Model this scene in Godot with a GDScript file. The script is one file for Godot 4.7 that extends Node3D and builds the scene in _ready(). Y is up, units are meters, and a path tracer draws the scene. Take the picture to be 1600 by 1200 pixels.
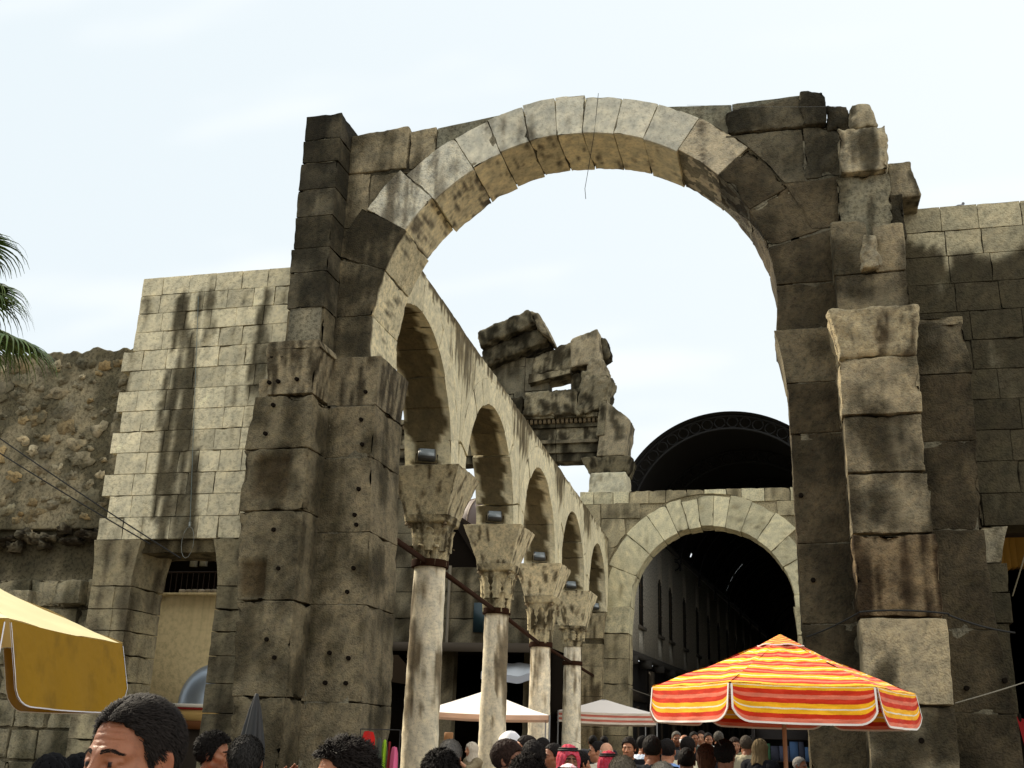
extends Node3D
# A ruined Roman arch and an arcade before a covered market street, built in metres, y up.

var rng := RandomNumberGenerator.new()
var nf := FastNoiseLite.new()      # fractal noise
var n1 := FastNoiseLite.new()      # single octave noise
var M := {}                        # materials
var used := {}                     # names taken at top level
const TAU4 := PI / 2

func _ready() -> void:
	rng.seed = 7
	nf.seed = 11; nf.noise_type = FastNoiseLite.TYPE_SIMPLEX; nf.frequency = 1.0
	nf.fractal_type = FastNoiseLite.FRACTAL_FBM; nf.fractal_octaves = 4; nf.fractal_gain = 0.55
	n1.seed = 5; n1.noise_type = FastNoiseLite.TYPE_SIMPLEX; n1.frequency = 1.0; n1.fractal_type = FastNoiseLite.FRACTAL_NONE
	# --- camera
	var cam := Camera3D.new(); cam.name = "camera"
	cam.fov = 2.0 * rad_to_deg(atan(600.0 / 1690.0)); cam.near = 0.05; cam.far = 900.0
	cam.transform = Transform3D(Basis(Vector3.UP, deg_to_rad(15.0)) * Basis(Vector3.RIGHT, deg_to_rad(18.4)) * Basis(Vector3.BACK, deg_to_rad(2.0)), Vector3(0, 1.55, 0))
	add_child(cam); cam.current = true
	# --- sky, exposure
	var we := WorldEnvironment.new(); we.name = "environment"
	var env := Environment.new()
	env.background_mode = Environment.BG_SKY
	env.tonemap_mode = Environment.TONE_MAPPER_LINEAR
	env.tonemap_exposure = 1.36
	env.sdfgi_enabled = true; env.ssao_enabled = true; env.ssil_enabled = true
	var sky := Sky.new(); var pm := PanoramaSkyMaterial.new()
	pm.panorama = ImageTexture.create_from_image(sky_image()); pm.energy_multiplier = 1.0
	sky.sky_material = pm; env.sky = sky; env.background_energy_multiplier = 1.0
	we.environment = env; add_child(we)
	# --- sun: high, from behind the arch on the left
	var sun := DirectionalLight3D.new(); sun.name = "sun"
	sun.light_energy = 1.6; sun.light_color = Color(1.0, 0.95, 0.86); sun.light_angular_distance = 0.5; sun.shadow_enabled = true
	sun.look_at_from_position(SUN_DIR * 50.0, Vector3.ZERO, Vector3.UP)
	add_child(sun)
	# --- what stands there
	make_materials()
	build_ground()
	build_great_arch()
	build_left_wall()
	build_rubble_wall()
	build_right_wall()
	build_arcade()
	build_back_arch()
	build_souq()
	build_temple_ruin()
	build_side_buildings()
	build_street_things()
	build_people()

const SUN_DIR := Vector3(-0.71, 0.62, -0.33)

func sky_image() -> Image:
	var w := 1024; var h := 512
	var im := Image.create(w, h, false, Image.FORMAT_RGBF)
	var sd := SUN_DIR.normalized()
	for j in h:
		var el := PI * (0.5 - (j + 0.5) / h)
		for i in w:
			var az := TAU * ((i + 0.5) / w - 0.5)
			var d := Vector3(sin(az) * cos(el), sin(el), -cos(az) * cos(el))
			var c := d.dot(sd)
			var haze := pow(clampf(c * 0.5 + 0.5, 0, 1), 2.2)
			var low := pow(1.0 - clampf(d.y, 0, 1), 2.0)
			var col := Color(0.57, 0.645, 0.69).lerp(Color(0.72, 0.765, 0.79), low * 0.7)
			col = col.lerp(Color(0.9, 0.9, 0.88), haze)
			var glow := pow(clampf(c, 0, 1), 14.0)
			col += Color(1, 0.97, 0.9) * glow * 1.4
			# thin veils of cloud, evaluated on a plane high above
			if d.y > 0.02:
				var q := Vector3(d.x / (d.y + 0.25), d.z / (d.y + 0.25), 0) * 2.2
				var k := smoothstep(0.0, 0.55, nf.get_noise_3d(q.x * 0.5 + 3.0, q.y * 1.5, 0.3))
				col = col.lerp(Color(0.8, 0.815, 0.82), k * 0.45)
				# one brighter bar of cloud behind the opening of the arch
				var bx_ := (az + 0.10) / 0.10; var by_ := (el - 0.417 - 0.08 * (az + 0.1)) / 0.022
				var wob := 1.0 + 0.9 * nf.get_noise_3d(az * 14.0, el * 30.0, 4.0)
				col = col.lerp(Color(0.86, 0.86, 0.85), 0.9 * exp(-(bx_ * bx_ + by_ * by_) * wob))
			else:
				col = col.lerp(Color(0.36, 0.33, 0.28), smoothstep(0.02, -0.1, d.y))
			im.set_pixel(i, j, Color(col.r, col.g, col.b))
	return im

# ------------------------------------------------------------------ naming
func numbered(called: String) -> String:
	if not used.has(called):
		used[called] = 0
		return called
	used[called] += 1
	return "%s_%03d" % [called, used[called]]

func thing(called: String, label: String, category: String, at := Vector3.ZERO, turn := 0.0, group := "") -> Node3D:
	var o := Node3D.new(); o.name = numbered(called); add_child(o)
	o.position = at; o.rotation.y = turn
	meta(o, label, category, group)
	return o

func meta(o: Node, label: String, category: String, group := "") -> void:
	o.set_meta("label", label); o.set_meta("category", category)
	if group != "": o.set_meta("group", group)

func part(parent: Node, called: String, mesh: Mesh, mat: Material, xf := Transform3D(), label := "") -> MeshInstance3D:
	var o := MeshInstance3D.new(); o.mesh = mesh; o.material_override = mat; o.transform = xf
	if parent == self:
		o.name = numbered(called); add_child(o)
	else:
		var k := called; var i := 0
		var taken: Dictionary = parent.get_meta("_taken") if parent.has_meta("_taken") else {}
		if taken.has(called):
			taken[called] += 1
			k = "%s_%03d" % [called, taken[called]]
		else:
			taken[called] = 0
		parent.set_meta("_taken", taken)
		o.name = k; parent.add_child(o, true)
	if label != "": o.set_meta("label", label)
	return o

func struct(called: String, mesh: Mesh, mat: Material) -> MeshInstance3D:
	var o := part(self, called, mesh, mat); o.set_meta("kind", "structure"); return o

# ------------------------------------------------------------------ materials
func noise_tex(freq: float, oct: int, ramp: Array, seed_: int, size := 1024, normal := false, strength := 4.0) -> NoiseTexture2D:
	var f := FastNoiseLite.new(); f.seed = seed_; f.frequency = freq; f.fractal_octaves = oct; f.fractal_gain = 0.6
	f.noise_type = FastNoiseLite.TYPE_SIMPLEX
	var t := NoiseTexture2D.new(); t.width = size; t.height = size; t.seamless = true; t.noise = f
	t.seamless_blend_skirt = 0.2
	if normal:
		t.as_normal_map = true; t.bump_strength = strength
	else:
		var g := Gradient.new()
		var off := PackedFloat32Array(); var cols := PackedColorArray()
		for r in ramp:
			off.append(r[0]); cols.append(r[1])
		g.offsets = off; g.colors = cols
		t.color_ramp = g
	return t

func g(v: float) -> Color: return Color(v, v, v)

func stone_mat(scale: float, ramp: Array, seed_: int, bump := 5.0, rough := 0.95, size := 1024) -> StandardMaterial3D:
	var m := StandardMaterial3D.new()
	m.vertex_color_use_as_albedo = true; m.vertex_color_is_srgb = true
	m.albedo_texture = noise_tex(0.02, 6, ramp, seed_, size)
	m.normal_enabled = true; m.normal_texture = noise_tex(0.05, 5, [], seed_ + 1, size, true, bump); m.normal_scale = 1.0
	m.uv1_triplanar = true; m.uv1_world_triplanar = true; m.uv1_scale = Vector3(scale, scale, scale); m.uv1_triplanar_sharpness = 4.0
	m.roughness = rough; m.metallic_specular = 0.25
	return m

func plain(c: Color, rough := 0.8, metal := 0.0) -> StandardMaterial3D:
	var m := StandardMaterial3D.new(); m.albedo_color = c; m.roughness = rough; m.metallic = metal
	return m

func vcol(rough := 0.85) -> StandardMaterial3D:
	var m := StandardMaterial3D.new(); m.vertex_color_use_as_albedo = true; m.vertex_color_is_srgb = true; m.roughness = rough
	return m

func make_materials() -> void:
	# pale dressed limestone; dark weathered stone with pits; rubble mortar
	M.stone = stone_mat(0.4, [[0.0, g(0.72)], [0.25, g(0.86)], [0.45, g(0.95)], [0.65, g(1.0)], [1.0, g(0.95)]], 21, 4.0)
	M.rough = stone_mat(0.45, [[0.0, g(0.66)], [0.2, g(0.83)], [0.4, g(0.93)], [0.6, g(1.0)], [0.8, Color(1, 0.99, 0.965)], [1.0, g(0.92)]], 31, 6.0)
	M.mortar = stone_mat(0.5, [[0.0, g(0.6)], [0.35, g(0.86)], [0.6, g(1.0)], [1.0, g(0.9)]], 41, 6.0)
	M.marble = stone_mat(0.5, [[0.0, g(0.74)], [0.25, g(0.9)], [0.5, g(0.97)], [1.0, g(1.0)]], 51, 3.0, 0.85)
	M.iron = plain(Color(0.19, 0.12, 0.08), 0.95); M.iron.metallic_specular = 0.15
	M.black = plain(Color(0.05, 0.05, 0.05), 0.8)
	M.dark = plain(Color(0.1, 0.085, 0.07), 1.0); M.dark.metallic_specular = 0.0
	M.vc = vcol()

# styles: base colour, dirt colour, how much dirt, streak strength, blotch strength (colours are sRGB albedo)
func sty(base: Color, dirt: Color, m := 0.0, streak := 0.5, blot := 0.5, sf := 5.0) -> Dictionary:
	return {"base": base, "dirt": dirt, "m": m, "streak": streak, "blot": blot, "sf": sf}

func tint(p: Vector3, st: Dictionary, tone: float) -> Color:
	var s := n1.get_noise_3d(p.x * st.sf, p.y * 0.33, p.z * st.sf) + 0.45 * n1.get_noise_3d(p.x * st.sf * 3.1 + 9.0, p.y * 0.9, p.z * st.sf * 3.1)
	var b := nf.get_noise_3d(p.x * 0.9, p.y * 0.9, p.z * 0.9)
	var m: float = st.m + s * st.streak + b * st.blot
	if st.has("zone"): m += st.zone.call(p)
	var k := smoothstep(-0.2, 0.35, m)
	var f := nf.get_noise_3d(p.x * 4.0 + 7.0, p.y * 4.0, p.z * 4.0)
	var bs: Color = st.base
	if st.has("under") and p.z < -15.04: bs = st.under  # underside base colour carries light bounced off the ground
	var c: Color = bs.lerp(st.dirt, k)
	var w := tone * (1.0 + 0.2 * f)
	var lum := 0.3 * c.r + 0.59 * c.g + 0.11 * c.b
	var ds := 0.3 - 0.2 * smoothstep(0.35, 0.75, lum)
	c = c.lerp(Color(lum, lum, lum), ds)
	return Color(c.r * w * 0.985, c.g * w * (1.0 - 0.02 * f), c.b * w * (0.97 - 0.05 * f))

# ------------------------------------------------------------------ the stone block
func ticks(L: float, cell: float, r: float) -> PackedFloat32Array:
	var t := PackedFloat32Array([0.0])
	var n := maxi(1, int(round((L - 2 * r) / cell)))
	for i in n + 1:
		t.append(r + (L - 2 * r) * i / n)
	t.append(L)
	return t

# A weathered block. fmap turns (u, v, w) in the unit cube into a point; dim is its size in metres.
# o: style, tone, cell, r (edge radius), amp, freq (surface noise), chip (broken edges), dents, skip ("back")
func block(dim: Vector3, fmap: Callable, o: Dictionary) -> ArrayMesh:
	var cell: float = o.get("cell", 0.1); var r: float = o.get("r", 0.02) * o.get("k", 0.4)
	r = minf(r, minf(dim.x, minf(dim.y, dim.z)) * 0.3)
	var amp: float = o.get("amp", 0.012) * o.get("k", 0.45); var fq: float = o.get("freq", 2.5); var chip: float = o.get("chip", 0.05) * o.get("kc", 0.24)
	var tone: float = o.get("tone", 1.0); var st: Dictionary = o.style
	var sd := Vector3(rng.randf() * 50, rng.randf() * 50, rng.randf() * 50)
	var ox: Vector3 = fmap.call(0.5, 0.5, 0.5)
	var ex: Vector3 = (fmap.call(1.0, 0.5, 0.5) - fmap.call(0.0, 0.5, 0.5)).normalized()
	var ey: Vector3 = (fmap.call(0.5, 1.0, 0.5) - fmap.call(0.5, 0.0, 0.5)).normalized()
	var ez: Vector3 = (fmap.call(0.5, 0.5, 1.0) - fmap.call(0.5, 0.5, 0.0)).normalized()
	var L := [dim.x, dim.y, dim.z]
	var T := [ticks(dim.x, cell, r), ticks(dim.y, cell, r), ticks(dim.z, maxf(cell, o.get("zcell", cell)), r)]
	var V := PackedVector3Array(); var N := PackedVector3Array(); var C := PackedColorArray(); var I := PackedInt32Array()
	var dents: Array = o.get("dents", [])
	var half := dim * 0.5
	for a in 3:
		for s in 2:
			if s == 0 and a == 2 and o.get("noback", true): continue
			var b := (a + 1) % 3; var d := (a + 2) % 3
			var tb: PackedFloat32Array = T[b]; var td: PackedFloat32Array = T[d]
			var nb := tb.size(); var nd := td.size()
			var first := V.size()
			var q := [0.0, 0.0, 0.0]
			for i in nb:
				for j in nd:
					q[a] = L[a] * s; q[b] = tb[i]; q[d] = td[j]
					var qq := Vector3(q[0], q[1], q[2])
					var inner := Vector3(clampf(qq.x, r, dim.x - r), clampf(qq.y, r, dim.y - r), clampf(qq.z, r, dim.z - r))
					var dn := (qq - inner).normalized()
					var pl := inner + dn * r
					var w: Vector3 = fmap.call(pl.x / dim.x, pl.y / dim.y, pl.z / dim.z)
					var nrm := (ex * dn.x + ey * dn.y + ez * dn.z)
					var e := qq - half
					var ds := [half.x - absf(e.x), half.y - absf(e.y), half.z - absf(e.z)]
					ds.sort()
					var edge := 1.0 - smoothstep(0.0, 0.16, ds[1])
					var h := amp * nf.get_noise_3dv((w + sd) * fq) * 1.6
					if chip > 0.0:
						var ch := maxf(0.0, nf.get_noise_3dv((w + sd) * 1.5) - 0.06)
						h -= chip * edge * ch * 3.0
						h -= chip * 0.2 * maxf(0.0, n1.get_noise_3dv((w - sd) * 3.3) - 0.3)
					var dark := 0.0
					for dd in dents:
						var ux: float = absf(w.x - dd[0]) / dd[2]; var uy: float = absf(w.y - dd[1]) / dd[3]
						if ux < 1.25 and uy < 1.25 and dn.z > 0.3:
							var k := (1.0 - smoothstep(0.82, 1.05, ux)) * (1.0 - smoothstep(0.82, 1.05, uy))
							h -= dd[4] * k * (0.75 + 0.5 * nf.get_noise_3dv(w * 4.0)); dark = maxf(dark, k * dd[5])
					w += nrm * h
					V.append(w); N.append(nrm)
					var col := tint(w, st, tone)
					# chipped edges show cleaner stone
					if chip > 0.05:
						var cl := clampf(-h * 9.0 - 0.15, 0.0, 0.5) * edge
						col = col.lerp(st.base * tone, cl)
					if dark > 0.0: col = col.lerp(Color(0.2, 0.15, 0.09), dark)
					C.append(col)
			for i in nb:
				for j in nd:
					var i0 := maxi(i - 1, 0); var i1 := mini(i + 1, nb - 1); var j0 := maxi(j - 1, 0); var j1 := mini(j + 1, nd - 1)
					var du := V[first + i1 * nd + j] - V[first + i0 * nd + j]
					var dv := V[first + i * nd + j1] - V[first + i * nd + j0]
					var fn := du.cross(dv)
					if s == 0: fn = -fn
					fn = fn.normalized()
					var k := first + i * nd + j
					if i == 0 or j == 0 or i == nb - 1 or j == nd - 1: N[k] = (N[k] + fn * 0.6).normalized()
					else: N[k] = fn
			for i in nb - 1:
				for j in nd - 1:
					var k := first + i * nd + j
					if s == 1: I.append_array([k, k + nd + 1, k + nd, k, k + 1, k + nd + 1])
					else: I.append_array([k, k + nd, k + nd + 1, k, k + nd + 1, k + 1])
	return am(V, N, C, I)

func am(V: PackedVector3Array, N: PackedVector3Array, C: PackedColorArray, I: PackedInt32Array, U := PackedVector2Array()) -> ArrayMesh:
	var arr := []; arr.resize(Mesh.ARRAY_MAX)
	arr[Mesh.ARRAY_VERTEX] = V; arr[Mesh.ARRAY_NORMAL] = N
	if C.size(): arr[Mesh.ARRAY_COLOR] = C
	if U.size(): arr[Mesh.ARRAY_TEX_UV] = U
	arr[Mesh.ARRAY_INDEX] = I
	var m := ArrayMesh.new(); m.add_surface_from_arrays(Mesh.PRIMITIVE_TRIANGLES, arr)
	return m

# stone with a quadrilateral front (bottom left/right, top left/right x) between two z planes; flare widens it upwards
func quad_stone(parent: Node, called: String, x00: float, x10: float, x01: float, x11: float, y0: float, y1: float, z0: float, z1: float, o: Dictionary, mat: Material = null) -> MeshInstance3D:
	var dim := Vector3((x10 - x00 + x11 - x01) * 0.5, y1 - y0, z1 - z0)
	var fl: float = o.get("fz", 0.0); var pw: float = o.get("pw", 1.0); var tl: float = o.get("tilt", 0.0)
	var f := func(u: float, v: float, w: float) -> Vector3:
		var k := pow(v, pw)
		return Vector3(lerpf(lerpf(x00, x10, u), lerpf(x01, x11, u), k), lerpf(y0, y1, v) + tl * (u - 0.5) * v, lerpf(z0, z1 + fl * k, w))
	return part(parent, called, block(dim, f, o), mat if mat else M.stone)

func box_stone(parent: Node, called: String, x0: float, x1: float, y0: float, y1: float, z0: float, z1: float, o: Dictionary, mat: Material = null) -> MeshInstance3D:
	return quad_stone(parent, called, x0, x1, x0, x1, y0, y1, z0, z1, o, mat)

# stone of an arch ring: angles in degrees, a0 left of a1
func voussoir(parent: Node, c: Vector2, a0: float, a1: float, r0: float, r1: float, z0: float, z1: float, o: Dictionary, mat: Material = null, r1b := -1.0) -> MeshInstance3D:
	var rb := r1 if r1b < 0 else r1b
	var f := func(u: float, v: float, w: float) -> Vector3:
		var a := deg_to_rad(lerpf(a0, a1, u)); var r := lerpf(r0, lerpf(r1, rb, u), v)
		return Vector3(c.x + cos(a) * r, c.y + sin(a) * r, lerpf(z0, z1, w))
	var am_ := (r0 + r1) * 0.5
	return part(parent, "voussoir", block(Vector3(deg_to_rad(a0 - a1) * am_, (r1 + rb) * 0.5 - r0, z1 - z0), f, o), mat if mat else M.stone)

# stone over an arch ring: its underside follows a circle of radius R where that is higher than y0
func over_ring(parent: Node, called: String, c: Vector2, R: float, x0: float, x1: float, y0: float, y1a: float, y1b: float, z0: float, z1: float, o: Dictionary, mat: Material = null) -> MeshInstance3D:
	var f := func(u: float, v: float, w: float) -> Vector3:
		var x := lerpf(x0, x1, u); var dx := x - c.x
		var e := c.y + sqrt(maxf(R * R - dx * dx, 0.0))
		var lo := maxf(y0, e) if absf(dx) < R else y0
		var hi := lerpf(y1a, y1b, u)
		return Vector3(x, lerpf(minf(lo, hi - 0.02), hi, v), lerpf(z0, z1, w))
	return part(parent, called, block(Vector3(x1 - x0, maxf(0.2, (y1a + y1b) * 0.5 - y0), z1 - z0), f, o), mat if mat else M.stone)

func opt(style: Dictionary, extra := {}) -> Dictionary:
	var d := {"style": style, "tone": rng.randf_range(0.9, 1.08)}
	d.merge(extra, true)
	return d

# ------------------------------------------------------------------ simple shapes
func lathe(prof: Array, seg: int, st: Dictionary = {}, amp := 0.0, tone := 1.0, off := Vector3.ZERO, shape = null) -> ArrayMesh:
	# prof: [radius, height] from bottom to top; shape(angle, t, r) may change the radius
	var V := PackedVector3Array(); var N := PackedVector3Array(); var C := PackedColorArray(); var I := PackedInt32Array()
	var n := prof.size()
	for i in n:
		for j in seg + 1:
			var a := TAU * j / seg
			var r: float = prof[i][0]
			if shape != null: r = shape.call(a, float(i) / (n - 1), r)
			var p := Vector3(cos(a) * r, prof[i][1], sin(a) * r)
			if amp > 0.0:
				p += Vector3(cos(a), 0, sin(a)) * amp * nf.get_noise_3dv((Vector3(cos(a) * r, prof[i][1], sin(a) * r) + off) * 2.5) * 1.6
			V.append(p)
			C.append(tint(p + off, st, tone) if st.size() else Color.WHITE)
	for i in n:
		for j in seg + 1:
			var ja := (j - 1 + seg) % seg; var jb := (j + 1) % seg
			var du := V[i * (seg + 1) + jb] - V[i * (seg + 1) + ja]
			var dv := V[mini(i + 1, n - 1) * (seg + 1) + j] - V[maxi(i - 1, 0) * (seg + 1) + j]
			N.append(dv.cross(du).normalized())
	for i in n - 1:
		for j in seg:
			var k := i * (seg + 1) + j
			I.append_array([k, k + 1, k + seg + 2, k, k + seg + 2, k + seg + 1])
	return am(V, N, C, I)

class Coll:
	var st := SurfaceTool.new()
	var n := 0
	func _init() -> void: st.begin(Mesh.PRIMITIVE_TRIANGLES)
	func tri(a: Vector3, b: Vector3, c: Vector3, col := Color.WHITE) -> void:
		st.set_color(col); st.add_vertex(a); st.set_color(col); st.add_vertex(b); st.set_color(col); st.add_vertex(c); n += 1
	func quad(a: Vector3, b: Vector3, c: Vector3, d: Vector3, col := Color.WHITE) -> void:
		tri(a, b, c, col); tri(a, c, d, col)
	func hexa(p: Array, col := Color.WHITE) -> void:   # p: 8 corners, bits x y z
		quad(p[0], p[1], p[3], p[2], col); quad(p[5], p[4], p[6], p[7], col)
		quad(p[4], p[0], p[2], p[6], col); quad(p[1], p[5], p[7], p[3], col)
		quad(p[2], p[3], p[7], p[6], col); quad(p[4], p[5], p[1], p[0], col)
	func box(lo: Vector3, hi: Vector3, col := Color.WHITE, xf := Transform3D()) -> void:
		var p := []
		for i in 8: p.append(xf * Vector3(hi.x if i & 1 else lo.x, hi.y if i & 2 else lo.y, hi.z if i & 4 else lo.z))
		hexa(p, col)
	func cham(lo: Vector3, hi: Vector3, b: float, col := Color.WHITE, xf := Transform3D()) -> void:   # box with bevelled vertical and top edges
		var rings := []
		for e in [[lo.y, 0.0], [hi.y - b, 0.0], [hi.y, b]]:
			var i: float = e[1]; var y: float = e[0]
			rings.append([Vector3(lo.x + b + i, y, lo.z + i), Vector3(hi.x - b - i, y, lo.z + i), Vector3(hi.x - i, y, lo.z + b + i), Vector3(hi.x - i, y, hi.z - b - i), Vector3(hi.x - b - i, y, hi.z - i), Vector3(lo.x + b + i, y, hi.z - i), Vector3(lo.x + i, y, hi.z - b - i), Vector3(lo.x + i, y, lo.z + b + i)])
		for k in 2:
			for j in 8: quad(xf * rings[k][j], xf * rings[k + 1][j], xf * rings[k + 1][(j + 1) % 8], xf * rings[k][(j + 1) % 8], col)
		for j in range(1, 7): tri(xf * rings[2][0], xf * rings[2][j + 1], xf * rings[2][j], col)
		for j in range(1, 7): tri(xf * rings[0][0], xf * rings[0][j], xf * rings[0][j + 1], col)
	func tube(pts: Array, r: float, seg := 6, col := Color.WHITE, r2 := -1.0) -> void:
		var rings := []
		for i in pts.size():
			var d: Vector3 = (pts[mini(i + 1, pts.size() - 1)] - pts[maxi(i - 1, 0)]).normalized()
			var s := d.cross(Vector3.UP if absf(d.y) < 0.95 else Vector3.RIGHT).normalized(); var u := s.cross(d)
			var rr := r if r2 < 0 else lerpf(r, r2, float(i) / (pts.size() - 1))
			var ring := []
			for k in seg: ring.append(pts[i] + (s * cos(TAU * k / seg) + u * sin(TAU * k / seg)) * rr)
			rings.append(ring)
		for i in pts.size() - 1:
			for k in seg: quad(rings[i][k], rings[i + 1][k], rings[i + 1][(k + 1) % seg], rings[i][(k + 1) % seg], col)
	func done(smooth := false) -> ArrayMesh:
		if smooth: st.index()
		st.generate_normals(); return st.commit()
	func flat() -> ArrayMesh:
		st.set_smooth_group(-1)
		st.generate_normals(); return st.commit()

func sag(a: Vector3, b: Vector3, drop: float, n := 14) -> Array:
	var pts := []
	for i in n + 1:
		var t := float(i) / n
		pts.append(a.lerp(b, t) + Vector3(0, -4 * drop * t * (1 - t), 0))
	return pts

func cable(called: String, a: Vector3, b: Vector3, drop: float, r: float, mat: Material, label: String, cat := "cable") -> void:
	var c := Coll.new(); c.tube(sag(a, b, drop), r, 6)
	meta(part(self, called, c.done(), mat), label, cat)

func gy(z: float) -> float:     # the street rises a little towards the market
	return -0.15 + 0.45 * smoothstep(-12.0, -50.0, z)

# ------------------------------------------------------------------ ground
func build_ground() -> void:
	var m := stone_mat(0.35, [[0.0, g(0.5)], [0.4, g(0.85)], [0.6, g(1.0)], [1.0, g(0.9)]], 61, 4.0)
	M.ground = m
	var V := PackedVector3Array(); var N := PackedVector3Array(); var C := PackedColorArray(); var I := PackedInt32Array()
	var xs := [-400.0, -60.0, -30.0, -20.0, -12.0, -6.0, 0.0, 6.0, 12.0, 20.0, 30.0, 60.0, 400.0]
	var zs := [400.0, 60.0, 20.0, 0.0, -6.0, -12.0, -16.0, -20.0, -25.0, -30.0, -35.0, -40.0, -45.0, -50.0, -80.0, -150.0, -400.0]
	for z in zs:
		for x in xs:
			V.append(Vector3(x, gy(z), z)); N.append(Vector3.UP); C.append(Color(0.52, 0.48, 0.42))
	for i in zs.size() - 1:
		for j in xs.size() - 1:
			var k: int = i * xs.size() + j
			I.append_array([k, k + xs.size(), k + 1, k + 1, k + xs.size(), k + xs.size() + 1])
	struct("street_ground", am(V, N, C, I), m)

# ------------------------------------------------------------------ the great arch
const GC := Vector2(-3.22, 7.78)
const GR := 3.17

func build_great_arch() -> void:
	var t := thing("ruined_arch", "tall ruined stone arch on two stained buttressed piers across the street", "arch", Vector3.ZERO)
	var pale := sty(Color(0.83, 0.8, 0.74), Color(0.44, 0.4, 0.34), -0.32, 0.3, 0.45, 4.0)
	var mid := sty(Color(0.56, 0.5, 0.4), Color(0.32, 0.28, 0.21), 0.0, 0.25, 0.6, 2.0)
	var lpier := sty(Color(0.54, 0.475, 0.37), Color(0.31, 0.27, 0.195), 0.02, 0.24, 0.6, 2.2)
	var lbut := sty(Color(0.47, 0.415, 0.32), Color(0.29, 0.255, 0.19), 0.05, 0.2, 0.65, 2.2)
	var dark := sty(Color(0.42, 0.37, 0.28), Color(0.25, 0.225, 0.175), 0.1, 0.2, 0.6, 2.0)
	var black := sty(Color(0.38, 0.34, 0.27), Color(0.215, 0.195, 0.155), 0.1, 0.2, 0.6, 2.0)
	var rdark := sty(Color(0.37, 0.315, 0.235), Color(0.255, 0.22, 0.165), 0.05, 0.15, 0.6, 2.0)
	var rbut := sty(Color(0.62, 0.55, 0.44), Color(0.3, 0.26, 0.195), 0.02, 0.22, 0.65, 2.0)
	var cement := sty(Color(0.5, 0.48, 0.41), Color(0.4, 0.37, 0.3), 0.0, 0.2, 0.4)
	var zb := -16.2
	# the crust lies on the weather face; undersides layered and clean, tinted for ground bounce
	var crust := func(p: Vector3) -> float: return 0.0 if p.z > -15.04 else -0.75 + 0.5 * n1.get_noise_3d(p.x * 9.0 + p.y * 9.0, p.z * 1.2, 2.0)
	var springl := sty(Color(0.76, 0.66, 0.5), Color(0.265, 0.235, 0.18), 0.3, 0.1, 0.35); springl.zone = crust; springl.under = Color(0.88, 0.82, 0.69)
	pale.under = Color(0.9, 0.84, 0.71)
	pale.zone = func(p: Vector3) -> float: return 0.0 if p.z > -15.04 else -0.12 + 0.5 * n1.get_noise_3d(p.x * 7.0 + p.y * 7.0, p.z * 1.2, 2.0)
	# cores behind the stones (mortar), recessed
	var mort := sty(Color(0.55, 0.51, 0.43), Color(0.36, 0.33, 0.27), 0.0, 0.2, 0.5)
	for c in [[-6.97, -6.28, -0.15, 7.2, -16.1, -15.016], [-6.97, -6.5, 7.2, 8.7, -16.1, -15.03], [-7.6, -7.1, -0.15, 6.5, -16.1, -14.6], [-7.6, -7.06, 7.3, 11.4, -15.8, -14.552], [-7.0, -6.7, 8.6, 11.2, -16.1, -15.05], [0.16, 1.0, -0.15, 10.4, -16.1, -15.02], [0.82, 1.62, -0.15, 6.55, -15.8, -14.5], [1.6, 2.34, -0.15, 6.5, -15.8, -15.018]]:
		box_stone(t, "mortar_core", c[0], c[1], c[2], c[3], c[4], c[5], {"style": mort, "cell": 0.3, "chip": 0.0, "amp": 0.0, "noback": false}, M.mortar)
	voussoir(t, GC, 165.0, 10.0, GR + 0.03, 3.66, -16.15, -15.02, {"style": mort, "cell": 0.15, "chip": 0.0, "amp": 0.0}, M.mortar).name = "ring_core"
	# --- left pier: main shaft and buttress, course by course
	var cy := [-0.15, 2.03, 3.41, 4.49, 5.65, 6.48]
	var rx := [-6.02, -6.07, -6.1, -6.14, -6.2, -6.2]
	for i in 5:
		var o := opt(lpier, {"cell": 0.07, "amp": 0.022, "chip": 0.09, "r": 0.03})
		if i < 2: o.tone = 0.92
		quad_stone(t, "pier_stone", -7.02, rx[i], -7.02, rx[i + 1], cy[i] + 0.003, cy[i + 1] - 0.003, zb, -15.0, o, M.rough)
	var by := [-0.15, 2.06, 3.4, 4.72, 5.67, 6.52]
	var bl := [-7.72, -7.8, -7.9, -8.02, -8.06, -7.97]
	for i in 5:
		var o := opt(lbut, {"cell": 0.065, "amp": 0.03, "chip": 0.2, "r": 0.05})
		if i == 3: o.dents = [[-7.55, 5.22, 0.3, 0.36, 0.09, 0.3]]
		if i == 2: o.dents = [[-7.68, 3.72, 0.2, 0.27, 0.1, 0.45]]
		quad_stone(t, "buttress_stone", bl[i], -6.98, bl[i + 1], -6.99, by[i] + 0.003, by[i + 1] - 0.003, zb, -14.42, o, M.rough)
	# capitals of both: flared blocks
	var capst := sty(Color(0.55, 0.49, 0.39), Color(0.29, 0.25, 0.19), 0.0, 0.5, 0.4, 7.0)
	quad_stone(t, "capital_block", -7.03, -6.2, -7.02, -6.13, 6.49, 7.26, zb, -15.0, opt(capst, {"cell": 0.06, "amp": 0.015, "chip": 0.06, "fz": 0.1, "pw": 1.7}), M.rough)
	quad_stone(t, "capital_block", -7.78, -7.02, -7.82, -6.93, 6.54, 7.24, zb, -14.42, opt(capst, {"cell": 0.05, "amp": 0.016, "chip": 0.07, "fz": 0.1, "pw": 1.6}), M.rough)
	quad_stone(t, "capital_block", -7.83, -6.9, -7.8, -6.96, 7.245, 7.38, -16.0, -14.33, opt(capst, {"cell": 0.06, "amp": 0.012, "chip": 0.06, "tone": 1.15}), M.rough)
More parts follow.
